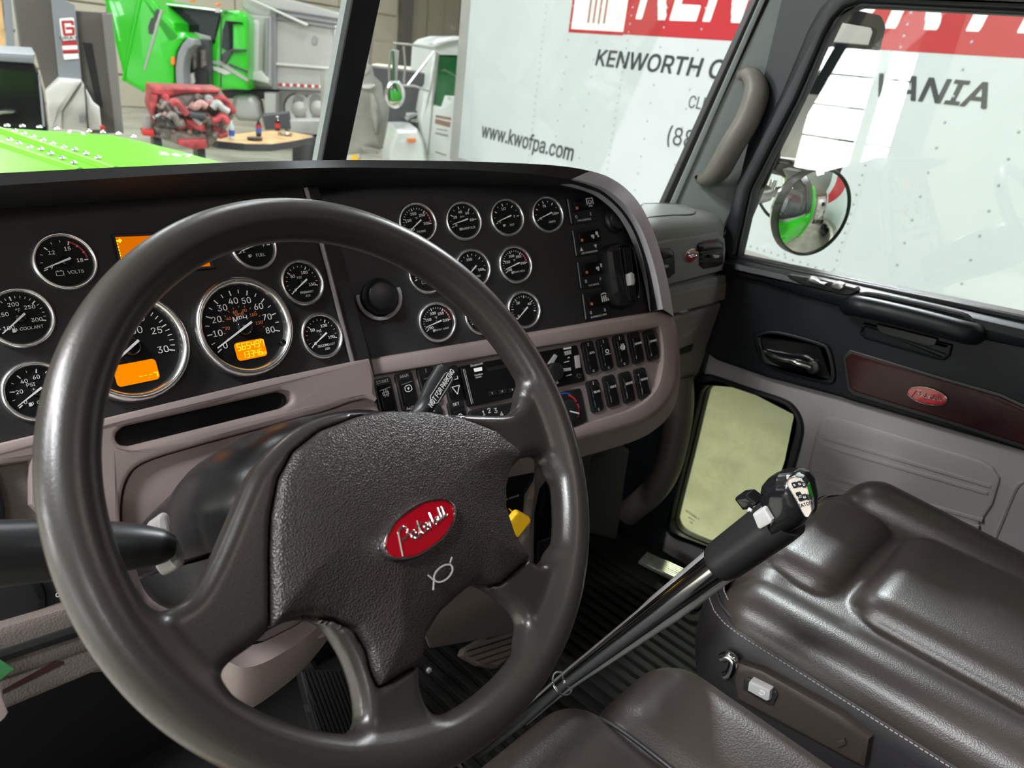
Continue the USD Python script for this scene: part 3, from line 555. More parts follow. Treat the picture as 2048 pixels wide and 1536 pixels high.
# ---------------------------------------------------------------- radio and heater controls
def radio():
    t = thing('car_radio', 'black car radio with small grey buttons between the rocker switches', 'radio', PB.hit(1040, 760)); q = PB.off(.012)
    K = lambda *P: q.poly(P)
    obj('body', q.put(prism(rnd(K((919, 733), (1155, 690), (1172, 762), (937, 815)), .003), -.02, 0, .002)), M['gloss_black'], t)
    obj('slot', q.put(prism(K((972, 736), (1080, 715), (1082, 722), (974, 743)), .0003, .0006)), M['rubber_black'], t)
    obj('edge_strip', q.put(cat(stroke([q.at(926, 738), q.at(943, 808)], .0012, .0003), stroke([q.at(929, 738), q.at(946, 807)], .0006, .0003))), M['gray_switch'], t)
    b = [[(1094, 728), (1108, 708), (1114, 712), (1102, 733)], [(1095, 742), (1140, 735), (1141, 741), (1097, 749)], [(1098, 752), (1110, 770), (1117, 766), (1106, 750)], [(1128, 703), (1140, 700), (1142, 708), (1130, 711)]]
    for k in b: obj('button', q.put(prism(K(*k), .0, .003, .001)), M['gray_switch'], t)
    obj('phone_button', q.put(prism(K((947, 737), (963, 734), (964, 741), (949, 744)), 0, .002, .0008)), M['screen_lit'], t, label='lit telephone button')
    for k in range(4): obj('preset_button', q.put(prism(K((976+20*k, 784-3.4*k), (992+20*k, 781-3.4*k), (994+20*k, 789-3.4*k), (978+20*k, 793-3.4*k)), 0, .002, .0006)), M['satin_black'], t)
    obj('button_legend', q.put(cat(*[txt(s, .003, at=q.at(983+20*k, 786-3.4*k), z=.0021) for k, s in enumerate(('1', '2', '3', '4'))], txt('Bluetooth', .0034, at=q.at(953, 729), z=.0003), txt('Pandora', .0026, at=q.at(957, 749), z=.0003), txt('iHeart', .0026, at=q.at(957, 754), z=.0003), stroke([q.at(1126, 698), q.at(1142, 695)], .003, .0003), stroke([q.at(1135, 717), q.at(1137, 714), q.at(1139, 716)], .001, .0003), stroke([q.at(1128, 725), q.at(1138, 722)], .0012, .0003), stroke([q.at(1132, 752), q.at(1143, 749)], .0012, .0003))), M['legend_white'], t, smooth=False)
    obj('volume_knob', lathe([(.015, 0), (.0145, .012), (.012, .0135), (0, .0135)], 24, q, q.at(1104, 744)), M['satin_black'], t, smooth=50)
    obj('usb_port', q.put(prism(K((1148, 712), (1157, 710), (1160, 735), (1151, 737)), 0, .003, .001)), M['gray_switch'], t)
    obj('aux_jack', lathe([(.004, 0), (.004, .002), (.0025, .002), (.0022, -.002), (0, -.002)], 14, q, q.at(1157, 752)), M['satin_metal'], t)
    p = thing('heater_control', 'black heater control plate with red and blue dial arc', 'control panel', PB.hit(1050, 840)); q = PB.off(.010)
    obj('plate', q.put(prism(rnd(K((938, 822), (1162, 776), (1176, 842), (1050, 900), (950, 920)), .004), -.02, 0, .002)), M['satin_black'], p)
    for uv, nm in (((985, 858), 'fan_knob'), ((1130, 822), 'temperature_knob')):
        c = q.at(*uv); k = obj(nm, lathe([(.019, 0), (.018, .012), (.015, .014), (0, .014)], 28, q, c), M['satin_black'], p, smooth=50)
        obj('pointer', q.put(stroke([c, c+A([.016, -.008])], .0022, .0143)), M['legend_white'], k)
    c = q.at(1130, 822)
    obj('warm_arc', q.put(cat(stroke(arc_pts(.026, 62, 20, 8)+c, .003, .0003), stroke(arc_pts(.026, 12, -38, 8)+c, .003, .0003))), M['gauge_red'], p, smooth=False, label='red arc of the heater dial')
    mat('dial_blue', (.02, .08, .5), .5); obj('cool_arc', q.put(stroke(arc_pts(.0285, 120, 55, 8)+c, .002, .0003)), M['dial_blue'], p, smooth=False, label='blue arc of the heater dial')
    obj('fan_numbers', q.put(cat(*[txt(s, .0075, at=q.at(*uv), z=.0003) for s, uv in (('1', (967, 826)), ('2', (978, 821)), ('3', (991, 821)), ('4', (1003, 828)))])), M['legend_white'], p, smooth=False)
radio()
# ---------------------------------------------------------------- steering wheel
WC, WN = A([.3026, .3968, -.2944]), A([.0611, -.7448, .6645])
PWH = Plane(WC, WN)
BADGE_WORD = [[(-.86, -.62), (-.70, .25), (-.62, .55), (-.44, .62), (-.36, .38), (-.46, .12), (-.66, .06)], [(-.36, -.12), (-.18, -.02), (-.2, .16), (-.32, .1), (-.33, -.14), (-.18, -.24), (-.06, -.1), (.04, .5)], [(-.1, .22), (.14, .28)], [(.0, .1), (-.02, -.18), (.1, -.22), (.2, -.06), (.27, .0), (.24, .12), (.15, .06), (.18, -.16), (.3, -.18), (.38, .08)], [(.32, -.2), (.36, .1), (.48, .12), (.5, -.04)], [(.5, .5), (.48, -.16), (.6, -.18), (.64, .0), (.53, .04)], [(.64, .0), (.68, .1), (.67, -.14), (.74, -.14)], [(.74, -.14), (.82, .48), (.79, -.12), (.86, -.12)], [(.86, -.12), (.95, .42), (.93, -.12), (1.02, -.08)], [(.86, .24), (1.03, .27)]]
def badge(par, pl, c, a, b, rot, z, word=True):
    q = Plane(pl.o+pl.ex*c[0]+pl.ey*c[1], pl.n, pl.ex*math.cos(rot)+pl.ey*math.sin(rot))
    e = obj('badge', q.put(prism(ell(a*.955, b*.93), z-.002, z+.002, .0012)), M['badge_red'], par, label='red oval badge')
    obj('badge_rim', q.put(prism(ell(a, b).difference(ell(a*.955, b*.92)), z-.002, z+.0026, .0008)), M['chrome'], e)
    S = A([a*.76, b*.84]); L = [mv(tube(np.column_stack([spline(A(w)-[.06, 0], 5)*S+A([0, -.04*b]), np.full((len(w)-1)*5+1, z+.0022)]), a*.022, 5, squash=1.0), (0, 0, 0)) for w in BADGE_WORD]
    obj('badge_script', q.put(cat(*L)), M['chrome'], e, smooth=60)
def wheel():
    t = thing('steering_wheel', 'worn black leather steering wheel with four spokes and red oval badge', 'steering wheel', WC)
    w1 = [(267, 1195), (295, 1230), (352, 1216), (387, 1191), (422, 1132), (457, 1054), (485, 987), (510, 938), (562, 882), (615, 847), (668, 829), (720, 826), (739, 826), (842, 829), (944, 832), (1006, 832), (1033, 820), (1041, 800), (1041, 786), (1020, 737), (974, 674), (907, 607), (816, 540), (731, 500), (640, 479), (527, 480), (457, 492), (352, 556), (281, 622), (228, 721), (192, 837), (190, 949), (200, 1033), (225, 1117)]
    w2 = [(1033, 920), (1064, 907), (1088, 913), (1103, 943), (1113, 1005), (1112, 1073), (1101, 1114), (1081, 1131), (1064, 1126), (1043, 1108), (1019, 1073), (1002, 1022), (1002, 978), (1013, 943)]
    w3 = [(948, 1166), (975, 1172), (1006, 1193), (1033, 1217), (1048, 1244), (1045, 1280), (1025, 1316), (990, 1362), (931, 1410), (878, 1447), (853, 1419), (837, 1381), (834, 1325), (841, 1275), (869, 1231), (906, 1197), (937, 1172)]
    w4 = [(612, 1234), (575, 1240), (534, 1262), (506, 1287), (462, 1319), (440, 1344), (437, 1366), (456, 1400), (494, 1431), (556, 1456), (619, 1472), (666, 1480), (706, 1475), (722, 1453), (723, 1412), (712, 1356), (690, 1303), (659, 1256), (637, 1240)]
    q = PWH; R, rr, rn = .2110, .0175, .0181
    W = [Polygon(spline(q.pts(w), 3, True)).buffer(0) for w in (w1, w2, w3, w4)]
    for k, (A_, B_) in ((0, ((1038, 778), (205, 1060))),):
        a0, a1 = (math.atan2(*q.at(*p)[::-1]) for p in (A_, B_)); a1 += 2*PI*(a1 < a0); th = np.linspace(a0, a1, 60)
        W[k] = W[k].union(Polygon(np.vstack([np.stack([.207*np.cos(th), .207*np.sin(th)], 1), np.stack([.165*np.cos(th[::-1]), .165*np.sin(th[::-1])], 1)])).buffer(0))
    solid = circ(.215, n=40).difference(shapely.union_all(W)); solid = solid.buffer(-.0125).buffer(.0125)       # the spokes without the thin ring
    pad = [(532, 1262), (532, 1244), (531, 1108), (534, 1039), (548, 964), (578, 909), (630, 868), (705, 839), (760, 828), (842, 829), (910, 841), (978, 866), (1023, 902), (1036, 919), (1013, 943), (1002, 978), (1002, 1022), (1019, 1073), (1050, 1120), (990, 1171), (975, 1172), (948, 1166), (937, 1172), (906, 1197), (869, 1231), (841, 1275), (834, 1328), (750, 1378), (735, 1350), (722, 1300), (700, 1262), (660, 1240), (612, 1232), (575, 1240)]
    pp = q.poly(pad)
    h = .0022; lo, hi = A([-.236, -.236, -.034]), A([.236, .236, .036])
    ax = np.arange(lo[0], hi[0]+h*2, h); X2, Y2 = np.meshgrid(ax, ax, indexing='ij')
    D2 = sdpoly(solid, X2, Y2); DP = sdpoly(pp, X2, Y2)
    def look(T, X, Y): i = np.rint((X-lo[0])/h).astype(int); j = np.rint((Y-lo[1])/h).astype(int); return T[i, j]
    def ext(d, z, zc, th, r): a, b = d+r, np.abs(z-zc)-th+r; return np.sqrt(np.maximum(a, 0)**2+np.maximum(b, 0)**2)+np.minimum(np.maximum(a, b), 0)-r
    def f(X, Y, Z):
        rho = np.hypot(X, Y); tor = (np.sqrt(((rho-R)/rr)**2+(Z/rn)**2)-1)*rr
        d2 = look(D2, X, Y); pl = ext(d2-.001, Z, -.006, .013, .010)
        pl = np.where(rho > .2, np.maximum(pl, rho-.212), pl)
        gr = look(DP, X, Y); pl = np.maximum(pl, -(np.maximum(gr-.0008, Z*-1-.004)))       # pocket that takes the pad
        return smin(tor, pl, .011)
    obj('rim', q.put(snet(f, lo, hi, h)), M['rim_wrap'], t, smooth=50)
    def g(X, Y, Z):
        d = look(DP, X, Y); top = .010+.012*(1-np.exp(-np.maximum(-d, 0)/.03))
        a, b = d+.0005+.005, np.abs(Z-(top-.02)/2)-(top+.02)/2+.005
        return np.sqrt(np.maximum(a, 0)**2+np.maximum(b, 0)**2)+np.minimum(np.maximum(a, b), 0)-.005
    hp = obj('hub_pad', q.put(snet(g, (-.1408, -.1496, -.026), (.1408, .1232, .03), h)), M['leather_wheel'], t, smooth=60, label='grained leather centre pad of the steering wheel')
    z = .0225; qz = q.off(z); c = qz.at(840, 1057); e = qz.at(903, 1015)-c; rot = math.atan2(e[1], e[0])
    badge(t, q, c, .0375, .0172, rot, z)
    c = qz.at(888, 1146); rot2 = rot
    hs = cat(mv(prism(ell(.0105, .0055).difference(ell(.0092, .0043)), 0, .0006), (0, 0, 0)), stroke([(-.0105, 0), (-.015, -.0055)], .001), stroke([(-.0105, 0), (-.013, .006)], .001), stroke([(.0095, .003), (.014, .006)], .001))
    v, k = vf(hs); cc, ss = math.cos(rot2), math.sin(rot2); v = np.stack([v[:, 0]*cc-v[:, 1]*ss+c[0], v[:, 0]*ss+v[:, 1]*cc+c[1], v[:, 2]+.0214], 1)
    obj('horn_symbol', q.put((v, k)), M['gray_switch'], t, smooth=False)
wheel()
# ---------------------------------------------------------------- steering column, levers
def column():
    t = thing('steering_column', 'glossy black steering column shroud behind the wheel', 'steering column', WC-WN*.1)
    ax = -WN; up = PWH.ey; rt = PWH.ex
    def prof(s):  # half width, half height, centre shift along up
        return np.interp(s, [.03, .05, .10, .17, .24, .42], [.060, .082, .094, .092, .08, .07]), np.interp(s, [.03, .05, .10, .17, .24, .42], [.055, .075, .088, .088, .078, .06]), np.interp(s, [.03, .1, .2, .42], [.0, .004, .012, .02])
    S = np.r_[.03, .034, .042, np.linspace(.055, .42, 16)]; th = np.arange(40)/40*2*PI
    def half(lo, up_):
        rows = []
        for s in S:
            a, b, c = prof(s); a, b, c = (a*1.08, b*.84, c-.009) if lo < 0 else (a*1.08, b, c-.009); tt = np.linspace(lo, up_, 24); e = 2.6
            x = a*np.sign(np.cos(tt))*np.abs(np.cos(tt))**(2/e); y = b*np.sign(np.sin(tt))*np.abs(np.sin(tt))**(2/e)+c
            rows.append(WC+ax*s+x[:, None]*rt+y[:, None]*up)
        return loft(rows, caps=True, flip=True)
    obj('upper_shroud', half(-.08, PI+.08), M['column_black'], t, smooth=50)
    obj('lower_shroud', mv(half(PI+.1, 2*PI-.1), ax*.002), M['satin_black'], t, smooth=50)
    # turn signal lever with its grey boot
    q = PWH.off(-.105)
    l = thing('turn_signal_lever', 'thick black turn signal lever left of the steering column', 'lever', q.hit(330, 1095))
    P = [q.hit(u, v) for u, v in ((345, 1096), (300, 1093), (235, 1094), (100, 1100), (0, 1107), (-120, 1118))]
    obj('lever_body', tube(spline(P, 5), np.interp(np.linspace(0, 1, 26), [0, .12, .3, .6, 1], [.0095, .0135, .0165, .021, .023]), 20), M['satin_black'], l, smooth=60)
    b = [(326, 1020), (340, 1022), (348, 1055), (362, 1080), (372, 1110), (374, 1128), (352, 1140), (338, 1122), (330, 1085), (318, 1060), (316, 1035)]
    obj('lever_boot', slab(q, b, .006, .03, .005, .004), M['boot_gray'], l)
    obj('lever_mark', q.off(.0185).put(stroke([q.off(.0185).at(u, v) for u, v in ((217, 1089), (224, 1095), (219, 1100))], .0011, 0)), M['legend_white'], l)
    q2 = PWH.off(-.02); e = thing('trailer_brake_lever', 'black hand lever lettered not for parking in front of the radio', 'lever', q2.hit(845, 840))
    P = A([q2.hit(u, v) for u, v in ((835, 842), (846, 818), (866, 785), (884, 755), (892, 743))]); P[0] = P[0]-WN*.02
    k = tube(spline(P, 5), np.interp(np.linspace(0, 1, 21), [0, .3, .55, .9, 1], [.0068, .0085, .0106, .0108, .007]), 18)
    obj('lever_body', k, M['satin_black'], e, smooth=60)
    c0, c1 = q2.off(.011).at(868, 800), q2.off(.011).at(899, 751); d = c1-c0; rot = math.atan2(d[1], d[0])
    obj('lever_lettering', q2.off(.0105).put(txt('NOT FOR PARKING', .0048, at=(c0+c1)/2, rot=rot, sx=.82)), M['legend_white'], e, smooth=False)
    n_ = norm(np.cross(A([-math.sin(rot), math.cos(rot), 0]), [0, 0, 1.])); w = .0048
    rr = rrect(np.linalg.norm(d)*1.12, .0095, .004); v = prism(rr.difference(rr.buffer(-.0006)), 0, .0006); V, F = vf(v); cc, ss = math.cos(rot), math.sin(rot); m_ = (c0+c1)/2
    obj('label_outline', q2.off(.0100).put((np.stack([V[:, 0]*cc-V[:, 1]*ss+m_[0], V[:, 0]*ss+V[:, 1]*cc+m_[1], V[:, 2]], 1), F)), M['gray_switch'], e)
column()
# ---------------------------------------------------------------- passenger side of the dashboard
def passenger_dash():
    pr = spline([(1.10, -.31), (1.0, -.278), (.95, -.264), (.88, -.259), (.83, -.260), (.803, -.267), (.788, -.283), (.784, -.31), (.781, -.36), (.778, -.415)], 4)
    X = [1.0, 1.2, 1.4, 1.5, 1.55, 1.57, 1.582, 1.585]; ins = [0, 0, 0, 0, .002, .008, .022, .04]
    rows = []
    for x, i in zip(X, ins):
        c = A([1.0, -.42]); d = pr-c; L = np.linalg.norm(d, axis=1, keepdims=True); p = pr-d/L*i
        rows.append(np.column_stack([np.full(len(p), x), p]))
    obj('passenger_top', loft(rows, caps=False), M['pass_gray'], DASH, smooth=50)
    q = PP
    tray = [(1280, 410), (1300, 407), (1330, 407), (1360, 410), (1380, 416), (1391, 423), (1386, 428), (1370, 430), (1340, 431), (1300, 435), (1280, 437)]
    qt = Plane((1.3, .87, -.2595), (0, 0, 1))
    tp = Polygon(spline(qt.pts(tray), 4, True)).buffer(0); obj('dash_tray', qt.put(prism(tp.difference(tp.buffer(-.004)), -.006, .0018, .001)), M['pass_gray'], DASH); obj('tray_floor', qt.put(prism(tp, -.006, .0005)), M['pass_gray'], DASH)
    # raised face with vents
    face = [(1312, 484), (1380, 474), (1436, 465), (1450, 476), (1452, 500), (1448, 541), (1390, 556), (1336, 570)]
    obj('vent_panel', slab(PP, face, .006, .02, .004, .004), M['pass_gray'], DASH)
    obj('lower_strip', slab(PP, [(1336, 577), (1458, 549), (1458, 597), (1345, 628)], .006, .02, .002), M['pass_gray'], DASH)
    obj('lower_strip', slab(PP, [(1338, 592), (1458, 563), (1458, 597), (1345, 628)], .009, .02, .002), M['glove_brown'], DASH)
    for k, P in enumerate(([(1320, 500), (1340, 496), (1349, 504), (1351, 545), (1340, 556), (1330, 558)], [(1400, 490), (1408, 482), (1438, 478), (1448, 486), (1447, 528), (1438, 533), (1408, 538), (1400, 530)])):
        v = obj('air_vent', slab(PP, P, .0085, .006, .002, .005), M['rubber_black'], DASH)
        obj('vent_hood', slab(PP, [(1322, 500), (1342, 498), (1348, 506), (1349, 516), (1324, 521)] if k == 0 else [(1404, 492), (1410, 486), (1438, 482), (1447, 490), (1447, 498), (1406, 504)], .02, .02, .006, .003), M['satin_black'], v)
        for i in range(3):
            y = 524+12*i if k == 0 else 508+9*i
            L = [(1326, y), (1350, y-4), (1350, y-1), (1326, y+4)] if k == 0 else [(1405, y), (1447, y-6), (1447, y-3), (1405, y+3)]
            obj('vent_slat', slab(PP, L, .014, .01), M['satin_black'], v, smooth=False)
        obj('vent_lever', slab(PP, [(1328, 532), (1338, 530), (1338, 535), (1330, 537)] if k == 0 else [(1425, 509), (1440, 511), (1438, 516), (1430, 517)], .022, .01, .002), M['gray_switch'], v)
    c = PP.at(1376, 510)
    badge(DASH, PP, c, .027, .0145, 0, .007)
    # glove box
    g = Plane((1.4, .768, -.5), naz(0, -6))
    gb = obj('glove_box', slab(g, [(1343, 642), (1459, 601), (1459, 630), (1453, 668), (1437, 700), (1408, 740), (1380, 765), (1340, 785), (1300, 790)], .004, .03, .006), M['glove_brown'], DASH)
    lt = [(1354, 676), (1396, 655), (1398, 661), (1384, 706), (1352, 718)]
    obj('latch_plate', slab(g, lt, .007, .006, .002), M['glove_brown'], gb)
    obj('latch_pull', slab(g, [(1355, 681), (1388, 664), (1387, 686), (1354, 700)], .011, .008, .003), M['glove_brown'], gb)
    obj('latch_recess', slab(g, [(1354, 700), (1387, 687), (1383, 702), (1353, 713)], .0075, .004), M['rubber_black'], gb)
    # dark under side, knee brace behind the glove box
    obj('dash_underside', loft([[(x, .80, -.44), (x, .85, -.60), (x, .95, -.66), (x, 1.0, -.5)] for x in (.9, 1.585)]), M['satin_black'], DASH, smooth=False)
    u = Plane((1.0, .70, -.66), naz(17.78, -10))
    obj('duct_panel', slab(u, [(1100, 905), (1262, 862), (1275, 875), (1262, 885), (1215, 905), (1186, 915), (1172, 1010), (1178, 1060), (1120, 1080)], 0, .03, .01), M['kick_olive'], DASH)
    obj('kick_panel', slab(Plane((1.1, .78, -.8), naz(8, 4)), [(1170, 930), (1240, 890), (1262, 900), (1252, 960), (1242, 1040), (1235, 1082), (1170, 1066)], 0, .03, .01), M['kick_olive'], DASH)
    obj('side_bolster', tube(spline([A([1.53, .80, -.66]), A([1.525, .775, -.76]), A([1.52, .77, -.90]), A([1.52, .80, -1.0]), A([1.52, .86, -1.1])], 5), .035, 14), M['lower_brown'], DASH, smooth=60)
passenger_dash()
# ---------------------------------------------------------------- centre console under the dashboard, brake valve knobs
def console():
    t = DASH
    q = Plane((.72, .665, -.72), naz(17.78, -14))
    o = [(930, 905), (1075, 890), (1100, 930), (1096, 962), (1078, 985), (1072, 1020), (1070, 1180), (1064, 1260), (1000, 1275), (860, 1300), (820, 1200), (820, 940)]
    ins = [(950, 972), (1070, 949), (1077, 956), (1072, 972), (1055, 1000), (1052, 1040), (1050, 1075), (1035, 1100), (1000, 1130), (960, 1140), (900, 1150), (880, 980)]
    obj('console_frame', slab(q, o, .012, .04, .008, 0, [(ins, .006)]), M['lower_brown'], t)
    obj('console_inset', slab(q, [(870, 945), (1090, 935), (1090, 1000), (1060, 1120), (1000, 1145), (870, 1160)], .001, .01), M['gloss_black'], t)
    obj('console_pocket', slab(q, [(1077, 1086), (1110, 1075), (1108, 1125), (1077, 1135)], .016, .004), M['gloss_black'], t)
    obj('console_side', loft([[q.off(o_).hit(u, v) for u, v in ((1090, 940), (1078, 990), (1070, 1180), (1060, 1262))] for o_ in (.012, -.22)]), M['lower_brown'], t)
    obj('console_lettering', q.off(.0015).put(txt('PARKING BRAKE', .004, at=q.at(1012, 997), rot=.25)), M['gray_switch'], t, smooth=False)
    l = thing('pedal_bracket', 'brown side bracket with chrome screw heads in the driver footwell', 'bracket', (.62, .75, -1.0))
    g = Plane((.66, .80, -.95), naz(25, 0))
    obj('bracket', slab(g, [(974, 1180), (990, 1186), (985, 1230), (975, 1258), (958, 1264), (940, 1262), (960, 1250), (967, 1225)], 0, .02, .004), M['tan_plastic'], l)
    k = Plane((.70, .62, -.76), naz(17.78, 0))
    for (u, v, s), nm in (((1036, 1052, .036), 'brake_knob'), ((1014, 1042, .026), 'brake_knob')):
        z = .05 if s > .03 else .02; p = k.off(z); c = p.at(u, v)
        y = thing(nm.replace('brake_knob','parking_valve'), 'square yellow parking brake knob seen through the wheel' if s > .03 else 'round yellow knob half hidden behind the square brake knob', 'knob', p.w([*c, 0])[0])
        sh = affinity.rotate(rrect(s*1.02, s*1.02, .006), 45+8, (0, 0)) if s > .03 else circ(s*.62)
        obj('knob', p.put(mv(prism(sh, -.010, 0, .004), (*c, 0))), M['yellow_knob'], y)
        obj('stem', p.put(mv(lathe([(0, -.01), (.006, -.01), (.006, -.10), (0, -.10)], 12), (*c, 0))), M['chrome'], y)
console()
# ---------------------------------------------------------------- passenger door
def door():
    t = thing('door_1', 'passenger door in grey and black with wood trim and low window', None, (XD, .35, ZF), kind='structure')
    SP = lambda P: [tuple(p) for p in spline(P, 5, True)]
    peep = SP([(1366, 905), (1390, 785), (1398, 760), (1414, 751), (1440, 757), (1500, 778), (1560, 797), (1588, 814), (1604, 846), (1600, 890), (1572, 985), (1540, 1070), (1515, 1103), (1480, 1112), (1440, 1103), (1385, 1085), (1352, 1072), (1336, 1052), (1335, 1022)])
    glass = SP([(1378, 910), (1404, 800), (1412, 778), (1430, 766), (1452, 769), (1510, 788), (1568, 808), (1586, 822), (1591, 846), (1584, 880), (1556, 965), (1524, 1050), (1500, 1088), (1470, 1100), (1428, 1095), (1382, 1078), (1358, 1064), (1348, 1046), (1350, 1024)])
    sk = PD.poly([(1380, 520), (2048, 640), (2330, 700), (2330, 1700), (1500, 1250), (1330, 1130), (1340, 800)]); sk = sk.union(sbox(-.86, -1.22, -.60, -.42)).union(sbox(-.7, -1.22, .6, -.55)).difference(PD.poly(peep))
    obj('door_skin', PD.put(prism(sk, -.03, 0)), M['door_gray'], t)
    obj('black_panel', slab(PD, [(1440, 530), (1700, 585), (2048, 668), (2300, 730), (2300, 985), (2048, 906), (1695, 803), (1680, 797), (1530, 757), (1430, 722), (1400, 700)], .022, .022, .012), M['door_black'], t)
    obj('sill_roll', slab(PD, [(1440, 522), (1472, 524), (1700, 575), (2048, 655), (2300, 715), (2300, 760), (2048, 700), (1949, 680), (1698, 622), (1600, 595), (1520, 566), (1440, 548)], .048, .048, .018), M['door_black'], t)
    obj('window_ledge', slab(PD, [(1440, 508), (1470, 514), (2048, 632), (2300, 690), (2300, 700), (2048, 645), (1470, 524), (1440, 520)], .006, .05, .003), M['rubber_black'], t)
    obj('belt_seal', line3(PD, [(1466, 517), (1750, 577), (2048, 637), (2250, 684)], .006, .002), M['rubber_black'], t)
    # pull handle with its slot and pocket
    q = PD.off(.072)
    P = [q.off(-.03).hit(1700, 612), q.hit(1715, 612), q.hit(1760, 621), q.hit(1850, 643), q.hit(1930, 665), q.off(-.03).hit(1950, 668)]
    obj('pull_handle', tube(spline(P, 6), .021, 16, squash=1.0), M['door_black'], t, smooth=60, label='black padded pull handle')
    obj('handle_slot', line3(PD, [(1712, 598), (1735, 588), (1800, 600), (1900, 623), (1935, 634), (1948, 655)], .005, .05), M['satin_black'], t)
    obj('slot_liner', slab(PD, [(1712, 602), (1742, 590), (1925, 634), (1944, 650), (1930, 658)], .0495, .004), M['rubber_black'], t)
    obj('pocket_frame', slab(PD, [(1725, 645), (1905, 690), (1900, 712), (1888, 722), (1870, 720), (1725, 678), (1715, 668)], .030, .02, .008, .002), M['door_black'], t)
    obj('pocket_pad', slab(PD, [(1752, 648), (1874, 678), (1870, 690), (1858, 694), (1762, 667), (1755, 660)], .033, .006, .002), M['satin_black'], t)
    # window switches
    sp = obj('switch_plate', slab(PD, [(1571, 552), (1580, 547), (1640, 557), (1710, 575), (1716, 582), (1700, 590), (1685, 590), (1600, 568)], .053, .02, .003, .002), M['satin_black'], t)
    obj('window_switch', slab(PD, [(1612, 562), (1620, 553), (1628, 556), (1640, 564), (1652, 566), (1648, 572), (1628, 568)], .064, .015, .003), M['satin_metal'], sp)
    obj('window_switch', slab(PD, [(1658, 576), (1664, 566), (1674, 563), (1686, 568), (1686, 576), (1678, 581)], .064, .015, .004), M['satin_metal'], sp)
    # inner latch handle
    b = [(1505, 680), (1520, 664), (1560, 662), (1640, 684), (1660, 700), (1670, 745), (1665, 768), (1640, 768), (1560, 746), (1520, 725)]; b = SP(b)
    h = obj('handle_bezel', slab(PD, b, .03, .02, .008, 0, [(SP([(1522, 682), (1532, 674), (1560, 673), (1632, 692), (1646, 704), (1654, 738), (1648, 752), (1632, 751), (1564, 733), (1534, 715)]), 0)]), M['door_black'], t)
    obj('handle_cup', slab(PD, [(1512, 670), (1650, 690), (1662, 762), (1560, 744), (1520, 722)], .023, .004), M['gloss_black'], h)
    obj('latch_lever', tube(spline([PD.off(o).hit(u, v) for u, v, o in ((1528, 703, .03), (1556, 716, .042), (1590, 723, .045), (1622, 733, .035))], 5), [.006]*3+[.009]*7+[.012]*6, 12, squash=.6), M['chrome'], h, smooth=60, label='chrome inner door lever')
    obj('lever_pivot', PD.off(.024).put(mv(lathe([(.014, 0), (.014, .012), (.010, .014), (0, .014)], 20), (*PD.off(.03).at(1627, 734), 0))), M['satin_black'], h)
    # wood trim and badge
    w = [(1690, 718), (1703, 706), (1870, 757), (2000, 794), (2048, 817), (2250, 905), (2250, 965), (2048, 890), (1900, 842), (1708, 783), (1699, 775)]
    obj('trim_frame', slab(PD, [(1683, 712), (1700, 699), (1870, 750), (2000, 786), (2048, 808), (2260, 900), (2260, 978), (2048, 900), (1900, 851), (1704, 792), (1692, 780)], .026, .02, .004), M['satin_black'], t)
    obj('wood_trim', slab(PD, w, .030, .02, .003), M['wood_red'], t, label='glossy dark red wood trim strip')
    p = PD.off(.030); c = p.at(1855, 791); e = p.at(1896, 801)-c
    badge(t, p, c, float(np.linalg.norm(e))*1.0, float(np.linalg.norm(e))*.47, math.atan2(e[1], e[0]), .003)
    # embossed lower panel
    em = [(1640, 838), (1652, 832), (1680, 835), (1960, 920), (1985, 935), (2000, 958), (1985, 1010), (1950, 1060), (1700, 1010), (1612, 975), (1610, 950), (1630, 870)]
    obj('embossed_panel', slab(PD, em, .008, .008, .006, .01), M['door_gray'], t)
    for a, b_ in (((1646, 873), (1982, 972)), ((1640, 888), (1976, 986)), ((1632, 945), (1965, 1040)), ((1627, 960), (1958, 1054))):
        obj('panel_rib', line3(PD, [a, ((a[0]+b_[0])/2, (a[1]+b_[1])/2), b_], .0055, .006), M['door_gray'], t)
    obj('panel_seam', line3(PD, [(2048, 962), (2030, 978), (2000, 1050), (1985, 1085)], .004, .001), M['door_gray'], t)
    # low window with its black gasket
    g = PD.poly(peep); inn = PD.poly(glass)
    obj('window_gasket', PD.put(cat(prism(g.buffer(.004).difference(inn), -.02, .014, .008), prism(g.buffer(-.006).difference(inn.buffer(-.003)), -.03, -.008))), M['rubber_black'], t)
    obj('low_window_pane', PD.put(prism(inn.buffer(.006), -.026, -.022)), M['green_glass'], t, smooth=False, label='dusty greenish low window pane')
    qd = PD.off(-.0215); obj('pane_print', qd.put(cat(txt('PETERBILT', .006, at=qd.at(1385, 1030), rot=-.1), txt('SAFETY', .004, at=qd.at(1383, 1038), rot=-.1), txt('AS2', .004, at=qd.at(1383, 1045), rot=-.1))), M['satin_black'], t, smooth=False)
    obj('outer_skin', prism3((1.64, 1.70), [(1.15, -1.25), (1.15, -.42), (.8, -.40), (-.75, -.36), (-.75, -1.25)], PD.poly([(1395, 762), (1440, 750), (1560, 790), (1598, 810), (1612, 848), (1600, 900), (1520, 1110), (1480, 1130), (1330, 1080), (1325, 1020)]).buffer(.03)), M['truck_green'], t, label='bright green outer skin of the door')
    # window opening frame
    op = [(1469, 516), (1500, 379), (1545, 290), (1592, 200), (1650, 66), (1668, 36), (1690, 14), (1720, 4), (2048, 19), (2330, 34), (2330, 700), (2048, 640)]
    fr = PD.poly(op); out = fr.buffer(.035)
    obj('window_frame', PD.put(prism(out.difference(fr).difference(sbox(-2, -3, 2, -.36)), -.04, .012, .01)), M['pillar_dark'], t)
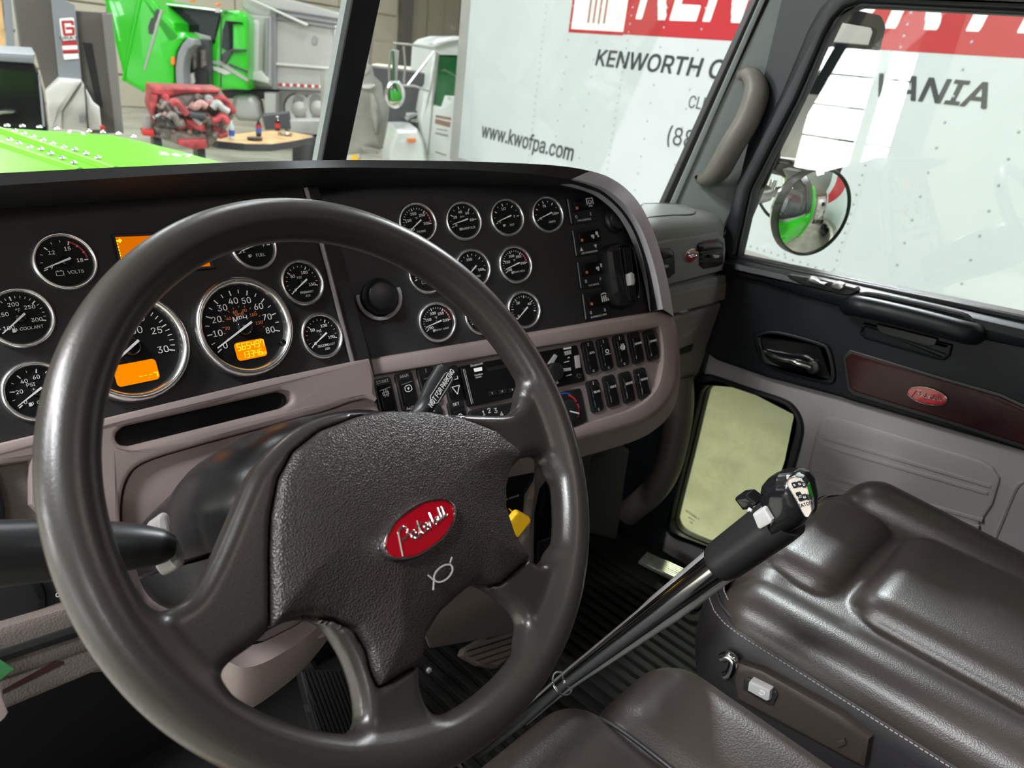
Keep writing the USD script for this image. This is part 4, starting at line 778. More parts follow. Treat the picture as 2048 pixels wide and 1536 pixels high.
    obj('frame_gasket', PD.put(prism(fr.buffer(.001).difference(fr.buffer(-.008)).difference(sbox(-2, -3, 2, -.37)), -.03, -.004, .003)), M['rubber_black'], t)
    obj('door_upper', PD.put(prism(sbox(-.80, -.3, .9, .7).difference(out), -.04, -.004)), M['pillar_dark'], t)
    gp = prism(fr.buffer(.01), -.022, -.017)
    obj('window_3', PD.put(gp), M['clear_glass'], kind='structure', label='glass of the passenger door window', smooth=False)
door()
# ---------------------------------------------------------------- seats
def capsule(X, Y, Z, a, b, r, sx=1., sz=1.):
    a, b = A(a, float), A(b, float); d = b-a; px, py, pz = X-a[0], Y-a[1], Z-a[2]
    t = np.clip((px*d[0]+py*d[1]+pz*d[2])/(d@d), 0, 1)
    return (np.sqrt(((px-t*d[0])/sx)**2+(py-t*d[1])**2+((pz-t*d[2])/sz)**2)-r)
def passenger_seat():
    t = thing('passenger_seat', 'dark leather passenger seat with stitched bolsters beside the grey door', 'seat', (1.15, .03, ZF))
    def cushion(X, Y, Z):
        zt = -.672-.03*np.maximum(0, (Y-.28)/.1)**2
        b = sbox3(X, Y, Z, (1.15, .03, -.745), (.50, .60, .12), .05)
        near = capsule(X, Y, Z, (.925, .27, -.715), (.925, -.30, -.70), .056, 1., .85)
        far = capsule(X, Y, Z, (1.375, .25, -.705), (1.335, -.32, -.735), .066, .9, 1.)
        frt = sbox3(X, Y, Z, (1.16, .265, -.735), (.31, .145, .155), .05)
        rear = sbox3(X, Y, Z, (1.16, -.03, -.735), (.31, .43, .165), .05)
        side = capsule(X, Y, Z, (1.0, .30, -.74), (1.32, .30, -.735), .055)
        d = smin(near, far, .01); d = smin(d, b, .02); d = smin(d, side, .02); d = smin(d, frt, .004); return smin(d, rear, .004)
    obj('cushion', snet(cushion, (.82, -.42, -.86), (1.52, .40, -.56), .0075), M['seat_leather'], t, smooth=70)
    # dark skirt under the stitched seam
    out = [(x, y) for x, y in zip(*(A(rrect(.55, .66, .09, 1.1375, .03).exterior.coords).T))]
    sk = Polygon(out); V = [A([[*p, z] for p in A(sk.buffer(o, quad_segs=8).exterior.coords)[:-1]]) for o, z in ((-.022, -.695), (-.006, -.712), (.0, -.735), (.0, -.80), (-.012, -.85))]
    n = min(len(v) for v in V); V = [v[np.linspace(0, len(v)-1, n).astype(int)] for v in V]
    obj('skirt', loft(V, True, flip=True), M['seat_side'], t, smooth=60)
    for o, z in ((-.021, -.693), (-.004, -.714)):
        P = A(sk.buffer(o).exterior.coords); L = LineString(P); n = int(L.length/.006); st = []
        for i in range(n):
            a, b = L.interpolate(i*.006), L.interpolate(i*.006+.0042)
            if a.x > 1.06 and a.y < .2: continue
            st.append(tube([(a.x, a.y, z), (b.x, b.y, z)], .0011, 4))
        obj('stitching', cat(*st), M['thread'], t, smooth=False, kind='stuff')
    obj('piping', tube(A([[*p, -.703] for p in A(sk.buffer(-.012).exterior.coords)]), .003, 6), M['seat_side'], t, smooth=60)
    # base and adjuster switch
    obj('seat_base', bx((1.15, .02, -1.03), (.50, .52, .34), .03), M['satin_black'], t)
    s = Plane((.862, 0, 0), (-1, 0, 0), (0, -1, 0))
    sh = obj('side_cover', slab(s, [(1462, 1340), (1475, 1325), (1520, 1340), (1600, 1385), (1680, 1430), (1740, 1480), (1730, 1540), (1600, 1470), (1470, 1400)], .012, .05, .008), M['cover_brown'], t)
    obj('switch_frame', slab(s, [(1486, 1362), (1494, 1355), (1552, 1383), (1556, 1392), (1546, 1412), (1538, 1412), (1486, 1380)], .015, .01, .002), M['satin_black'], sh)
    obj('lumbar_switch', slab(s, [(1496, 1366), (1500, 1362), (1540, 1382), (1538, 1402), (1532, 1403), (1494, 1382)], .024, .012, .003), M['gray_switch'], sh)
    sm = s.off(.0245); obj('switch_legend', sm.put(cat(stroke([sm.at(1520, 1380), sm.at(1530, 1385), sm.at(1528, 1391)], .0012, 0), stroke([sm.at(1518, 1386), sm.at(1525, 1390)], .0012, 0))), M['legend_white'], sh, smooth=False)
    obj('side_switch', slab(s, [(1670, 1482), (1688, 1478), (1692, 1490), (1676, 1498)], .016, .008, .002), M['cover_brown'], sh)
    obj('slider_lever', tube(spline([s.off(.01).hit(u, v) for u, v in ((1445, 1316), (1456, 1312), (1468, 1322), (1462, 1345), (1452, 1352))], 5), .008, 10), M['chrome'], t, smooth=60)
    def back(X, Y, Z):
        Yb = Y+.10+(Z+.6)*.18
        b = sbox3(X, Yb, Z, (1.15, -.06, -.2), (.50, .13, .95), .05)
        return smin(b, smin(capsule(X, Yb, Z, (.92, -.02, -.62), (.93, -.02, .1), .05), capsule(X, Yb, Z, (1.38, -.02, -.62), (1.37, -.02, .1), .05), .01), .03)
    obj('backrest', snet(back, (.82, -.56, -.72), (1.5, .06, .32), .012), M['seat_side'], t, smooth=70)
passenger_seat()
def driver_seat():
    t = thing('driver_seat', 'smooth dark leather driver seat cushion in front at the bottom', 'seat', (.3, -.05, ZF))
    def f(X, Y, Z):
        c = sbox3(X, Y, Z, (.295, -.06, -.625), (.36, .70, .17), .05)
        r = sbox3(X, Y, Z, (.52, -.07, -.625), (.16, .66, .17), .055)
        l = sbox3(X, Y, Z, (.075, -.07, -.625), (.16, .66, .17), .055)
        b = sbox3(X, Y, Z, (.295, -.07, -.63), (.58, .62, .13), .06)
        d = smin(c, r, .004); d = smin(d, l, .004); return smin(d, b, .02)
    obj('cushion', snet(f, (-.03, -.44, -.73), (.64, .34, -.49), .0075), M['seat_leather'], t, smooth=70)
    P = A([(.457, y, -.545) for y in np.linspace(-.3, .18, 8)]+[(.457, .23, -.549), (.456, .262, -.565), (.456, .277, -.595)])
    obj('seat_seam', tube(spline(P, 4), .0022, 6), M['seat_side'], t, smooth=60)
    obj('seat_base', bx((.3, -.08, -.95), (.46, .48, .42), .03), M['satin_black'], t)
    obj('backrest', mv(bx((0, 0, 0), (.5, .13, .8), .05), (.3, -.50, -.2), rotm([1, 0, 0], 10)), M['seat_side'], t)
driver_seat()
# ---------------------------------------------------------------- gear shifter
def shifter():
    T = ray(1452, 1118); T = T*(.66/T[0]); B = ray(1050, 1434); B = B*(.68/B[0]); a = norm(T-B); n = norm(-(T+B)-a*(-(T+B)@a))
    q = Plane(T, n, a)
    t = thing('gear_shifter', 'black gear shifter with chrome stick and silver shift plate', 'gear shifter', B-a*.25)
    C = lambda P, z=0: [q.off(z).hit(u, v) for u, v in P]
    obj('stick', tube(C([(1450, 1120), (1130, 1364), (1050, 1434)], .003)+[q.off(-.02).hit(960, 1506)], [.0165, .0095, .0095, .0095], 20), M['stick_chrome'], t, smooth=60)
    for k, P in enumerate(([(1427, 1105), (1280, 1228), (1122, 1358), (1042, 1430)], [(1458, 1148), (1310, 1258), (1138, 1372), (1052, 1442)])):
        obj('air_line', tube(spline(C(P, -.006), 5), [.0075]*5+[.006]*11, 12), M['air_line'], t, smooth=60)
    w = q.at(1128, 1364); th = np.arange(24)/24*2*PI; e = rad(20)
    ring = q.w(np.stack([w[0]+.004*np.cos(th)*1.2, w[1]+.0175*np.sin(th), .004+.0175*np.cos(th)], 1)); obj('ring_clip', tube(np.vstack([ring, ring[:1]]), .0016, 8), M['chrome'], t, smooth=60)
    th = np.linspace(0, 1, 40); gaiter = [q.off(-.03).hit(940, 1520)-a*.02*k for k in range(4)]
    obj('boot', loft([[p+r*(math.cos(x)*q.ey+math.sin(x)*q.n) for x in np.arange(20)/20*2*PI] for p, r in zip([gaiter[0]-a*.02*k for k in range(9)], [.02, .035, .03, .045, .038, .055, .047, .07, .09])], True, flip=True), M['rubber_black'], t, smooth=40)
    # sleeve and knob
    obj('sleeve', tube(C([(1440, 1125), (1452, 1117), (1552, 1044), (1570, 1030)]), [.0215, .0235, .0245, .024], 28), M['satin_black'], t, smooth=50)
    kp = q.poly([(1530, 985), (1533, 964), (1545, 950), (1565, 942), (1590, 940), (1610, 948), (1622, 968), (1628, 1000), (1626, 1026), (1614, 1044), (1586, 1064), (1566, 1076), (1552, 1066), (1536, 1040), (1534, 1015)])
    lo, hi = A([.02, -.04, -.04]), A([.16, .06, .04]); b = kp.bounds; lo[:2] = A(b[:2])-.008; hi[:2] = A(b[2:])+.008; h = .0015
    ax = np.arange(lo[0], hi[0]+2*h, h); ay = np.arange(lo[1], hi[1]+2*h, h); X2, Y2 = np.meshgrid(ax, ay, indexing='ij'); D = sdpoly(kp, X2, Y2)
    def f(X, Y, Z):
        i = np.rint((X-lo[0])/h).astype(int); j = np.rint((Y-lo[1])/h).astype(int); d = D[i, j]; r = .02; u, w = d+r, np.abs(Z)-.026+r
        return np.sqrt(np.maximum(u, 0)**2+np.maximum(w, 0)**2)+np.minimum(np.maximum(u, w), 0)-r
    v, fc = snet(f, lo, hi, h); k = obj('knob', q.put((v, fc)), M['gloss_black'], t, smooth=60)
    pl = [(1572, 966), (1576, 955), (1590, 950), (1605, 956), (1615, 970), (1623, 1000), (1625, 1022), (1619, 1034), (1611, 1034), (1603, 1022), (1590, 995), (1578, 976)]
    Q = Plane(q.off(.0275).hit(1590, 980), norm(q.n+.22*norm(CR)+.03*CU), q.ex)
    obj('shift_plate', Q.put(prism(rnd(Q.poly(pl), .002).difference(rnd(Q.poly(pl), .002).buffer(-.0012)), -.008, .0016, .0006)), M['chrome'], k)
    obj('plate_face', Q.put(prism(rnd(Q.poly(pl), .002).buffer(-.0012), -.008, .0006)), M['plate_beige'], k, label='silver plate with shift pattern keys')
    e = Q.at(1612, 965)-Q.at(1588, 972); rot = math.atan2(e[1], e[0])
    keys, words = [], []
    for (u, v), s in (((1590, 969), 'R'), ((1600, 967), 'N'), ((1609, 968), 'D'), ((1600, 992), 'LO'), ((1610, 993), 'M'), ((1618, 993), '∨')):
        c = Q.at(u, v); keys.append(mv(prism(affinity.rotate(rrect(.0048, .0056 if s != 'LO' else .009, .001), math.degrees(rot), (0, 0)), .0006, .0016, .0004), (*c, 0)))
        if s != '∨': words.append(txt(s, .0022, at=c, rot=rot, z=.0016, depth=.0002))
    obj('pattern_keys', Q.put(cat(*keys)), M['gloss_black'], k); obj('key_letters', Q.put(cat(*words)), M['legend_white'], k, smooth=False)
    obj('plate_lettering', Q.put(txt('EATON', .0032, True, at=Q.at(1611, 1008), rot=rot, z=.0006, depth=.0003, sx=.9)), M['gloss_black'], k, smooth=False)
    Qt = Plane(q.off(.0215).hit(1587, 947), norm(CU*1.0+q.n*.9), CR); obj('top_lettering', Qt.put(txt('PULL', .0045, True, at=(0, 0), z=-.0035, rot=-.25)), M['legend_white'], k, smooth=False)
    obj('side_button', slab(q, [(1503, 1030), (1507, 1026), (1524, 1016), (1530, 1018), (1544, 1040), (1543, 1047), (1520, 1060), (1514, 1057)], .031, .016, .003), M['gray_switch'], t, label='light grey side button')
    obj('trigger', slab(q, [(1466, 999), (1474, 992), (1492, 990), (1512, 1006), (1513, 1011), (1492, 1021), (1484, 1023), (1478, 1015)], .004, .018, .004, .002), M['gloss_black'], t)
    obj('trigger_stem', tube(C([(1498, 1018), (1512, 1028)]), .004, 10), M['satin_metal'], t)
shifter()
# ---------------------------------------------------------------- footwell: ribbed mat, sill plate, pedals
def footwell():
    t = thing('floor_mat', 'ribbed black rubber floor mat in the passenger footwell', 'floor mat', (1.1, .6, ZF-.01))
    obj('mat_base', bx((1.10, .62, ZF-.005), (.98, .76, .01)), M['floor_rubber'], t)
    for k in range(24):
        x, y = 1.43-.031*k, .575-.031*min(k, 9)
        P = [(x, .99)] + [(x, y+.015), (x+.015, y)] + [(1.575, y)] if k < 9 else [(x, .99), (x, .28)]
        obj('mat_rib', mv(prism(LineString(P).buffer(.0095, quad_segs=2, cap_style=2), ZF-.002, ZF+.010, .003), (0, 0, 0)), M['floor_rubber'], t)
    s = thing('sill_plate', 'ribbed bright metal sill plate at the passenger door', 'sill plate', (1.55, .7, ZF)); q = Plane((1.56, .7, ZF+.03), (-.15, 0, 1), (0, 1, 0))
    P = [(1277, 1122), (1294, 1103), (1446, 1172), (1430, 1198)]
    obj('plate', slab(q, P, 0, .01, .002), M['sill_metal'], s)
    A0, A1, B0, B1 = (q.at(*p) for p in (P[0], P[1], P[3], P[2]))
    for k in range(7):
        f = .1+.8*k/6; obj('plate_rib', q.put(prism(LineString([A0+(A1-A0)*f+(B0-A0)*.12, B0+(B1-B0)*f]).buffer(.0022, cap_style=2), 0, .003, .001)), M['sill_metal'], s)
    obj('drain_hole', slab(q, [(1301, 1121), (1307, 1116), (1314, 1120), (1308, 1126)], .0008, .001), M['rubber_black'], s)
    for nm, lab, pl, P, R in (('brake_pedal', 'wide black ribbed brake pedal low behind the wheel spokes', Plane((.42, .72, -1.02), naz(0, 40)), [(600, 1340), (712, 1335), (735, 1480), (655, 1500), (640, 1478), (612, 1390)], 14), ('accelerator_pedal', 'brown ribbed accelerator pedal right of the steering column', Plane((.72, .76, -1.08), naz(0, 45)), [(924, 1310), (930, 1296), (1004, 1254), (1052, 1270), (1040, 1300), (996, 1336), (960, 1330)], 6)):
        p = thing(nm, lab, 'pedal', pl.o); q = pl; pg = q.poly(P, .004)
        obj('pedal_pad', q.put(prism(pg, -.02, 0, .003)), M['rubber_black'] if R > 6 else M['lower_brown'], p)
        x0, y0, x1, y1 = pg.bounds
        for k in range(R):
            ln = LineString([(x0+(x1-x0)*(k+.5)/R+.0*k, y0-.1), (x0+(x1-x0)*(k+.5)/R, y1+.1)]) if R > 6 else LineString([(x0-.1, y0+(y1-y0)*(k+.5)/R+.04), (x1+.1, y0+(y1-y0)*(k+.5)/R-.04)])
            g = ln.buffer(.0026 if R > 6 else .004, cap_style=2).intersection(pg.buffer(-.004))
            if not g.is_empty: obj('pedal_rib', q.put(prism(g, 0, .004, .001)), M['satin_black'] if R > 6 else M['lower_brown'], p)
        obj('pedal_arm', tube([q.w([(x0+x1)/2, (y0+y1)/2, -.02])[0], A([(pl.o[0]), .98, pl.o[2]+.25])], .014, 10), M['satin_black'], p)
        if R > 6: obj('pedal_edge', slab(q, [(616, 1410), (622, 1408), (646, 1476), (640, 1480)], -.004, .02), M['satin_metal'], p)
    for (u, v), l in (((858, 1340), 'left'), ((973, 1362), 'right')):
        Q = Plane(ray(u, v)*(.80/ray(u, v)[1]), norm(-ray(u, v))); obj('bolt', Q.put(lathe([(.009, 0), (.009, .004), (.006, .007), (0, .008)], 6)), M['satin_metal'], smooth=False, label='pale bolt head %s in the dark footwell behind the wheel' % ('under the centre spoke' if l == 'left' else 'beside the accelerator pedal'), category='bolt')
    q = PA.off(-.0)
    obj('knee_bolster', loft([spline([PA.off(o).hit(u, v) for u, v, o in row], 5) for row in ([(380, 1360, -.08), (470, 1424, -.08), (560, 1378, -.08), (640, 1300, -.08), (720, 1180, -.08)], [(400, 1330, .0), (486, 1390, 0), (570, 1345, .0), (645, 1275, 0), (720, 1170, 0)], [(420, 1300, .03), (492, 1335, .03), (575, 1300, .03), (640, 1250, .03), (720, 1160, .03)], [(440, 1270, .02), (500, 1290, .02), (560, 1268, .02), (620, 1230, .02), (700, 1140, .02)])]), M['tan_plastic'], DASH, smooth=60)
footwell()

mat('dull_green', (.06, .25, .08), .5)
pt = thing('plastic_tag', 'pale plastic tag at the lower left edge below the knee cover', 'tag', PA.off(.09).hit(2, 1410))
obj('tag_plate', slab(PA, [(-60, 1340), (-4, 1345), (4, 1392), (17, 1425), (10, 1436), (-60, 1500)], .095, .006, .001), M['tan_plastic'], pt)
obj('tag_edge', slab(PA, [(-60, 1300), (-2, 1318), (30, 1338), (0, 1362), (-60, 1370)], .075, .004, .001), M['dull_green'], pt, label='green reflective strip')
# ---------------------------------------------------------------- the shop outside
mat('concrete', (.50, .47, .39), .55, bump=.1, scale=8, vary=.25, vscale=1.2)
mat('wall_block', (.60, .54, .43), .7)
mat('wall_panel', (.40, .36, .28), .6)
mat('wall_dark', (.16, .15, .14), .6)
mat('trailer_white', (.53, .57, .58), .28, vary=.03, vscale=1.5)
mat('rivet_gray', (.36, .37, .38), .4)
mat('trailer_rail', (.42, .41, .39), .4, .3)
mat('print_red', (.43, .03, .036), .35)
mat('print_white', (.80, .80, .78), .35)
mat('print_black', (.012, .016, .018), .4)
mat('print_gray', (.035, .042, .045), .45)
mat('print_brown', (.36, .18, .13), .5)
mat('hood_green', (.13, .50, .012), .35, spec=.3)
mat('truck_white', (.80, .82, .80), .3, coat=.3)
mat('body_gray', (.38, .37, .35), .45, .2)
mat('trim_gray', (.25, .25, .26), .5)
mat('dark_gray', (.05, .05, .055), .5)
mat('dark_glass', (.012, .016, .017), .06, spec=.15)
mat('green_window', (.02, .14, .045), .08)
mat('engine_red', (.36, .045, .05), .5, vary=.5, vscale=9)
mat('engine_pink', (.42, .22, .20), .6, vary=.4, vscale=16)
mat('engine_gray', (.20, .17, .15), .5, .3, vary=.5, vscale=14)
mat('amber', (.8, .18, .02), .3, emit=(1, .3, .03), estr=.15)
mat('table_wood', (.62, .38, .17), .45, vary=.3, vscale=5)
mat('lift_gray', (.21, .22, .24), .45)
mat('lift_dark', (.10, .088, .078), .5)
mat('lift_light', (.58, .56, .53), .4)
mat('sign_white', (.8, .8, .8), .5)
mat('taupe_paint', (.40, .365, .33), .3, coat=.4)
mat('mirror', (.92, .93, .92), .0, 1.0)
mat('bottle_clear', (.55, .6, .62), .1)
mat('cola', (.03, .012, .008), .1)
mat('blue_label', (.05, .1, .4), .4)
mat('tire_dusty', (.16, .15, .14), .7)
mat('tarp_gray', (.30, .29, .26), .6, vary=.25, vscale=3)
emit_mat('daylight', (.93, .98, 1.0), 40.0); emit_mat('overcast_outdoors', (.93, .97, 1.0), 5.0)
ZG = -Z0
def shop():
    x0, x1, y0, y1, zc = -12, 24, -14, 23, 5.2
    obj('floor', bx(((x0+x1)/2, (y0+y1)/2, ZG-.05), (x1-x0, y1-y0, .1)), M['concrete'], kind='structure', label='worn tan concrete floor of the workshop')
    obj('ceiling', bx(((x0+x1)/2, (y0+y1)/2, zc+.05), (x1-x0, y1-y0, .1)), M['trailer_white'], kind='structure', label='pale workshop ceiling')
    wl = thing('wall_left', 'workshop wall with bright overhead door windows left of the truck', None, (x0, 5, ZG), kind='structure')
    ys, zs = [(4.62, 5.22), (5.42, 6.5)], [(-1.28, -.66), (-.62, -.06), (-.03, .5), (.53, .98)]
    hole = shapely.union_all([sbox(a, c, b, d) for a, b in ys for c, d in zs]+[sbox(-3.2, ZG, 1.9, .9)]); q = Plane((x0, 0, 0), (1, 0, 0), (0, 1, 0))
    obj('wall_face', q.put(prism(sbox(y0, ZG, y1, zc).difference(hole), -.12, 0)), M['wall_panel'], wl, smooth=False)
    for a, b in ys:
        for c, d in zs: obj('door_window', q.put(prism(sbox(a, c, b, d), -.06, -.05)), M['daylight'], wl, smooth=False)
    obj('door_opening', q.put(prism(sbox(-3.3, ZG, 2.0, 1.0), -.5, -.45)), M['overcast_outdoors'], wl, smooth=False, label='open overhead door with bright overcast daylight outside'); obj('door_frame', q.put(prism(sbox(-3.3, ZG, 2.0, 1.0).difference(sbox(-3.2, ZG, 1.9, .9)), 0, .06)), M['lift_gray'], wl)
    obj('wall_right', bx((x1+.05, (y0+y1)/2, (ZG+zc)/2), (.1, y1-y0, zc-ZG)), M['wall_panel'], kind='structure', label='far workshop wall behind the white trailer')
    obj('wall_rear', bx(((x0+x1)/2, y0-.05, (ZG+zc)/2), (x1-x0, .1, zc-ZG)), M['wall_panel'], kind='structure', label='workshop wall behind the truck')
    w = thing('wall_far', 'beige block and panel wall at the far end of the workshop', None, (8, y1, ZG), kind='structure')
    obj('wall_face', bx(((x0+x1)/2, y1+.1, (ZG+zc)/2), (x1-x0, .1, zc-ZG)), M['wall_block'], w)
    Y = y1; q = Plane((0, Y, 0), (0, -1, 0))
    px = q.at(805, 60)[0]
    for k in range(9):
        z = ZG+k*.85+.42
        for j in range(8): obj('wall_block', q.put(prism(rrect(2.36, .80, .02, px-1.5-2.4*j-(1.2 if k % 2 else 0), z), 0, .06, .015)), M['wall_block'], w)
    obj('wall_column', q.put(prism(sbox(px-.2, ZG, px+.25, zc), 0, .25)), M['wall_dark'], w)
    for k in range(9): obj('wall_panel', q.put(prism(sbox(px+.3+k*.78, ZG, px+1.04+k*.78, zc), 0, .05+.03*(k % 2))), M['wall_panel'], w)
shop()
# ---------------------------------------------------------------- white trailer
def trailer():
    a = rad(11.13); nt = A([-math.cos(a), math.sin(a), 0]); ex = A([-math.sin(a), -math.cos(a), 0]); q = Plane(-nt*-4.3*-1, nt, ex)
    q = Plane(nt*-4.3, nt, ex); x0, x1, zb, zt = -7.09, 3.4, -1.0, 1.75
    t = thing('box_trailer', 'white riveted box trailer with red banner and black lettering', 'trailer', q.w([-2, ZG, -1.2])[0])
    obj('side_panel', q.put(prism(sbox(x0, zb, x1, zt), -.06, 0)), M['trailer_white'], t)
    obj('body', q.put(prism(sbox(x0+.02, zb, x1, zt), -2.5, -.06)), M['trailer_white'], t)
    obj('corner_post', q.put(prism(sbox(x0-.16, zb-.06, x0+.01, zt), -.25, .012, .01)), M['trailer_rail'], t)
    obj('bottom_rail', q.put(prism(sbox(x0, zb-.2, x1, zb), -.1, .008, .005)), M['trailer_rail'], t)
    for xx in (1.2, 2.3):
        obj('tire', q.put(mv((lambda m: (m[0][:, [0, 2, 1]], m[1]))(lathe([(.2, -.14), (.48, -.14), (.52, -.1), (.52, .1), (.48, .14), (.2, .14)], 32)), (xx, ZG+.52, -.3), rotm([1, 0, 0], 90) if False else None)), M['rubber_black'], t, smooth=50)
    obj('frame_rail', q.put(prism(sbox(x0, zb-.45, x1, zb-.2), -1.6, -1.0)), M['dark_gray'], t)
    obj('landing_gear', q.put(prism(sbox(-4.6, ZG+.02, -4.45, zb-.2), -.6, -.45)), M['dark_gray'], t)
    dome = lambda r, h: lathe([(r, 0), (r*.8, h*.7), (0, h)], 6)
    cols, k = [], 0
    for i in range(-3, 18):
        x = -4.676+.3716*i*1.0; dense = i % 3 == 0; s = .058 if dense else .132
        for z in np.arange(zb+.05, zt, s): cols.append(mv(dome(.0095, .006), (x, z, 0)))
    for x in np.arange(x0+.05, x1, .058): cols.append(mv(dome(.009, .006), (x, zb+.03, 0)))
    obj('rivets', q.put(cat(*cols)), M['rivet_gray'], t, smooth=60, kind='stuff')
    for i in range(-2, 8): obj('panel_joint', q.put(prism(sbox(-4.676+1.115*i-.004, zb, -4.676+1.115*i+.02, zt), 0, .0015)), M['trailer_white'], t)
    # banner and lettering
    z = .002
    obj('logo_box', q.put(prism(sbox(-5.41, .312, -4.74, 1.15), 0, z)), M['print_white'], t, smooth=False)
    obj('logo_border', q.put(prism(sbox(-5.43, .30, -4.74, 1.17).difference(sbox(-5.40, .325, -4.74, 1.145)), 0, z+.001)), M['print_red'], t, smooth=False)
    obj('logo_bars', q.put(cat(*[prism(sbox(x-.013, .378, x+.013, .95), z, z+.001) for x in (-5.185, -5.118, -5.052, -4.985)])), M['print_brown'], t, smooth=False)
    obj('banner', q.put(prism(sbox(-4.74, .308, 3.0, 1.17), 0, z)), M['print_red'], t, smooth=False)
    def fit(s, xa, xb, z0, h, bold, shear, m, name, z=.002):
        u, f = txt(s, 1.0, bold, depth=1.0, anchor='l'); w = u[:, 0].max()-u[:, 0].min(); u = u-[u[:, 0].min(), 0, 0]
        u[:, 0] = u[:, 0]*(xb-xa)/w+u[:, 1]*h*shear+xa; u[:, 1] = u[:, 1]*h+z0; u[:, 2] = u[:, 2]*.0015+z
        obj(name, q.put((u, f)), m, t, smooth=False)
    fit('KENWORTH', -4.62, -1.54, .435, .60, True, .18, M['print_white'], 'banner_lettering', .003)
    fit('KENWORTH OF PENNSYLVANIA', -5.02, -1.89, .066, .118, True, .16, M['print_gray'], 'side_lettering')
    fit('CLE', -3.918, -3.735, -.147, .082, False, .05, M['print_gray'], 'side_lettering')
    fit('(88', -4.06, -3.80, -.42, .125, False, .0, M['print_gray'], 'phone_lettering')
    fit('4', -3.135, -3.105, -.411, .05, False, .0, M['print_gray'], 'phone_lettering')
    fit('www.kwofpa.com', -6.66, -5.14, -.725, .135, True, .1, M['print_gray'], 'web_lettering')
trailer()
# ---------------------------------------------------------------- own hood, right hand mirrors, cab outside
def hood():
    t = thing('engine_hood', 'bright green riveted truck hood in front of the windshield', 'hood', (.7, 2.2, -1.2)); n = norm((.04, -.06, 1)); q = Plane((.9, 2.6, -.43), n)
    P = [(-250, 246), (0, 250), (100, 257), (230, 266), (300, 281), (380, 301), (455, 322), (520, 345), (560, 420), (300, 470), (-250, 470)]
    b = obj('hood_panel', slab(q, P, 0, .25, .05), M['hood_green'], t, smooth=50)
    for A_, B_, w in (((-30, 255), (232, 345), .02), ((-30, 282), (160, 345), .016)):
        obj('hood_crease', line3(q, [A_, ((A_[0]+B_[0])/2, (A_[1]+B_[1])/2), B_], w, -.004, 8), M['hood_green'], t, smooth=60)
    dome = lathe([(.011, 0), (.009, .005), (0, .008)], 10)
    for u, v in [(14, 251), (45, 252), (79, 254), (114, 257), (178, 262), (206, 264), (237, 267), (267, 273), (30, 261), (48, 267), (66, 273), (86, 280), (106, 287), (128, 294), (150, 302), (172, 310), (196, 318), (20, 279), (38, 286), (60, 294), (82, 301), (102, 310), (125, 319), (148, 328)]:
        obj('rivet', q.put(mv(dome, (*q.at(u, v), .004 if v > 300 else -.001))), M['chrome'], t, smooth=60)
    obj('hood_emblem', q.put(stroke([q.at(138, 268), q.at(140, 261), q.at(152, 262), q.at(166, 265), q.at(167, 271)], .012, .001)), M['gray_switch'], t)
    obj('hood_lettering', q.put(cat(txt('367', .045, True, at=q.at(352, 310), rot=-.25, z=.001))), M['gauge_white'], t, smooth=False)
    c = thing('sleeper_box', 'green sleeper box of the truck behind the cab, seen in the round mirror', 'truck', (1.5, -1.6, ZG))
    obj('sleeper_side', prism3((.0, 1.78), [(-.85, -1.75), (-.85, .75), (-2.4, .9), (-2.4, -1.75)]), M['truck_green'], c)
    obj('side_skirt', bx((1.55, -1.6, -2.0), (.2, 1.4, .45), .05), M['chrome'], c)
hood()
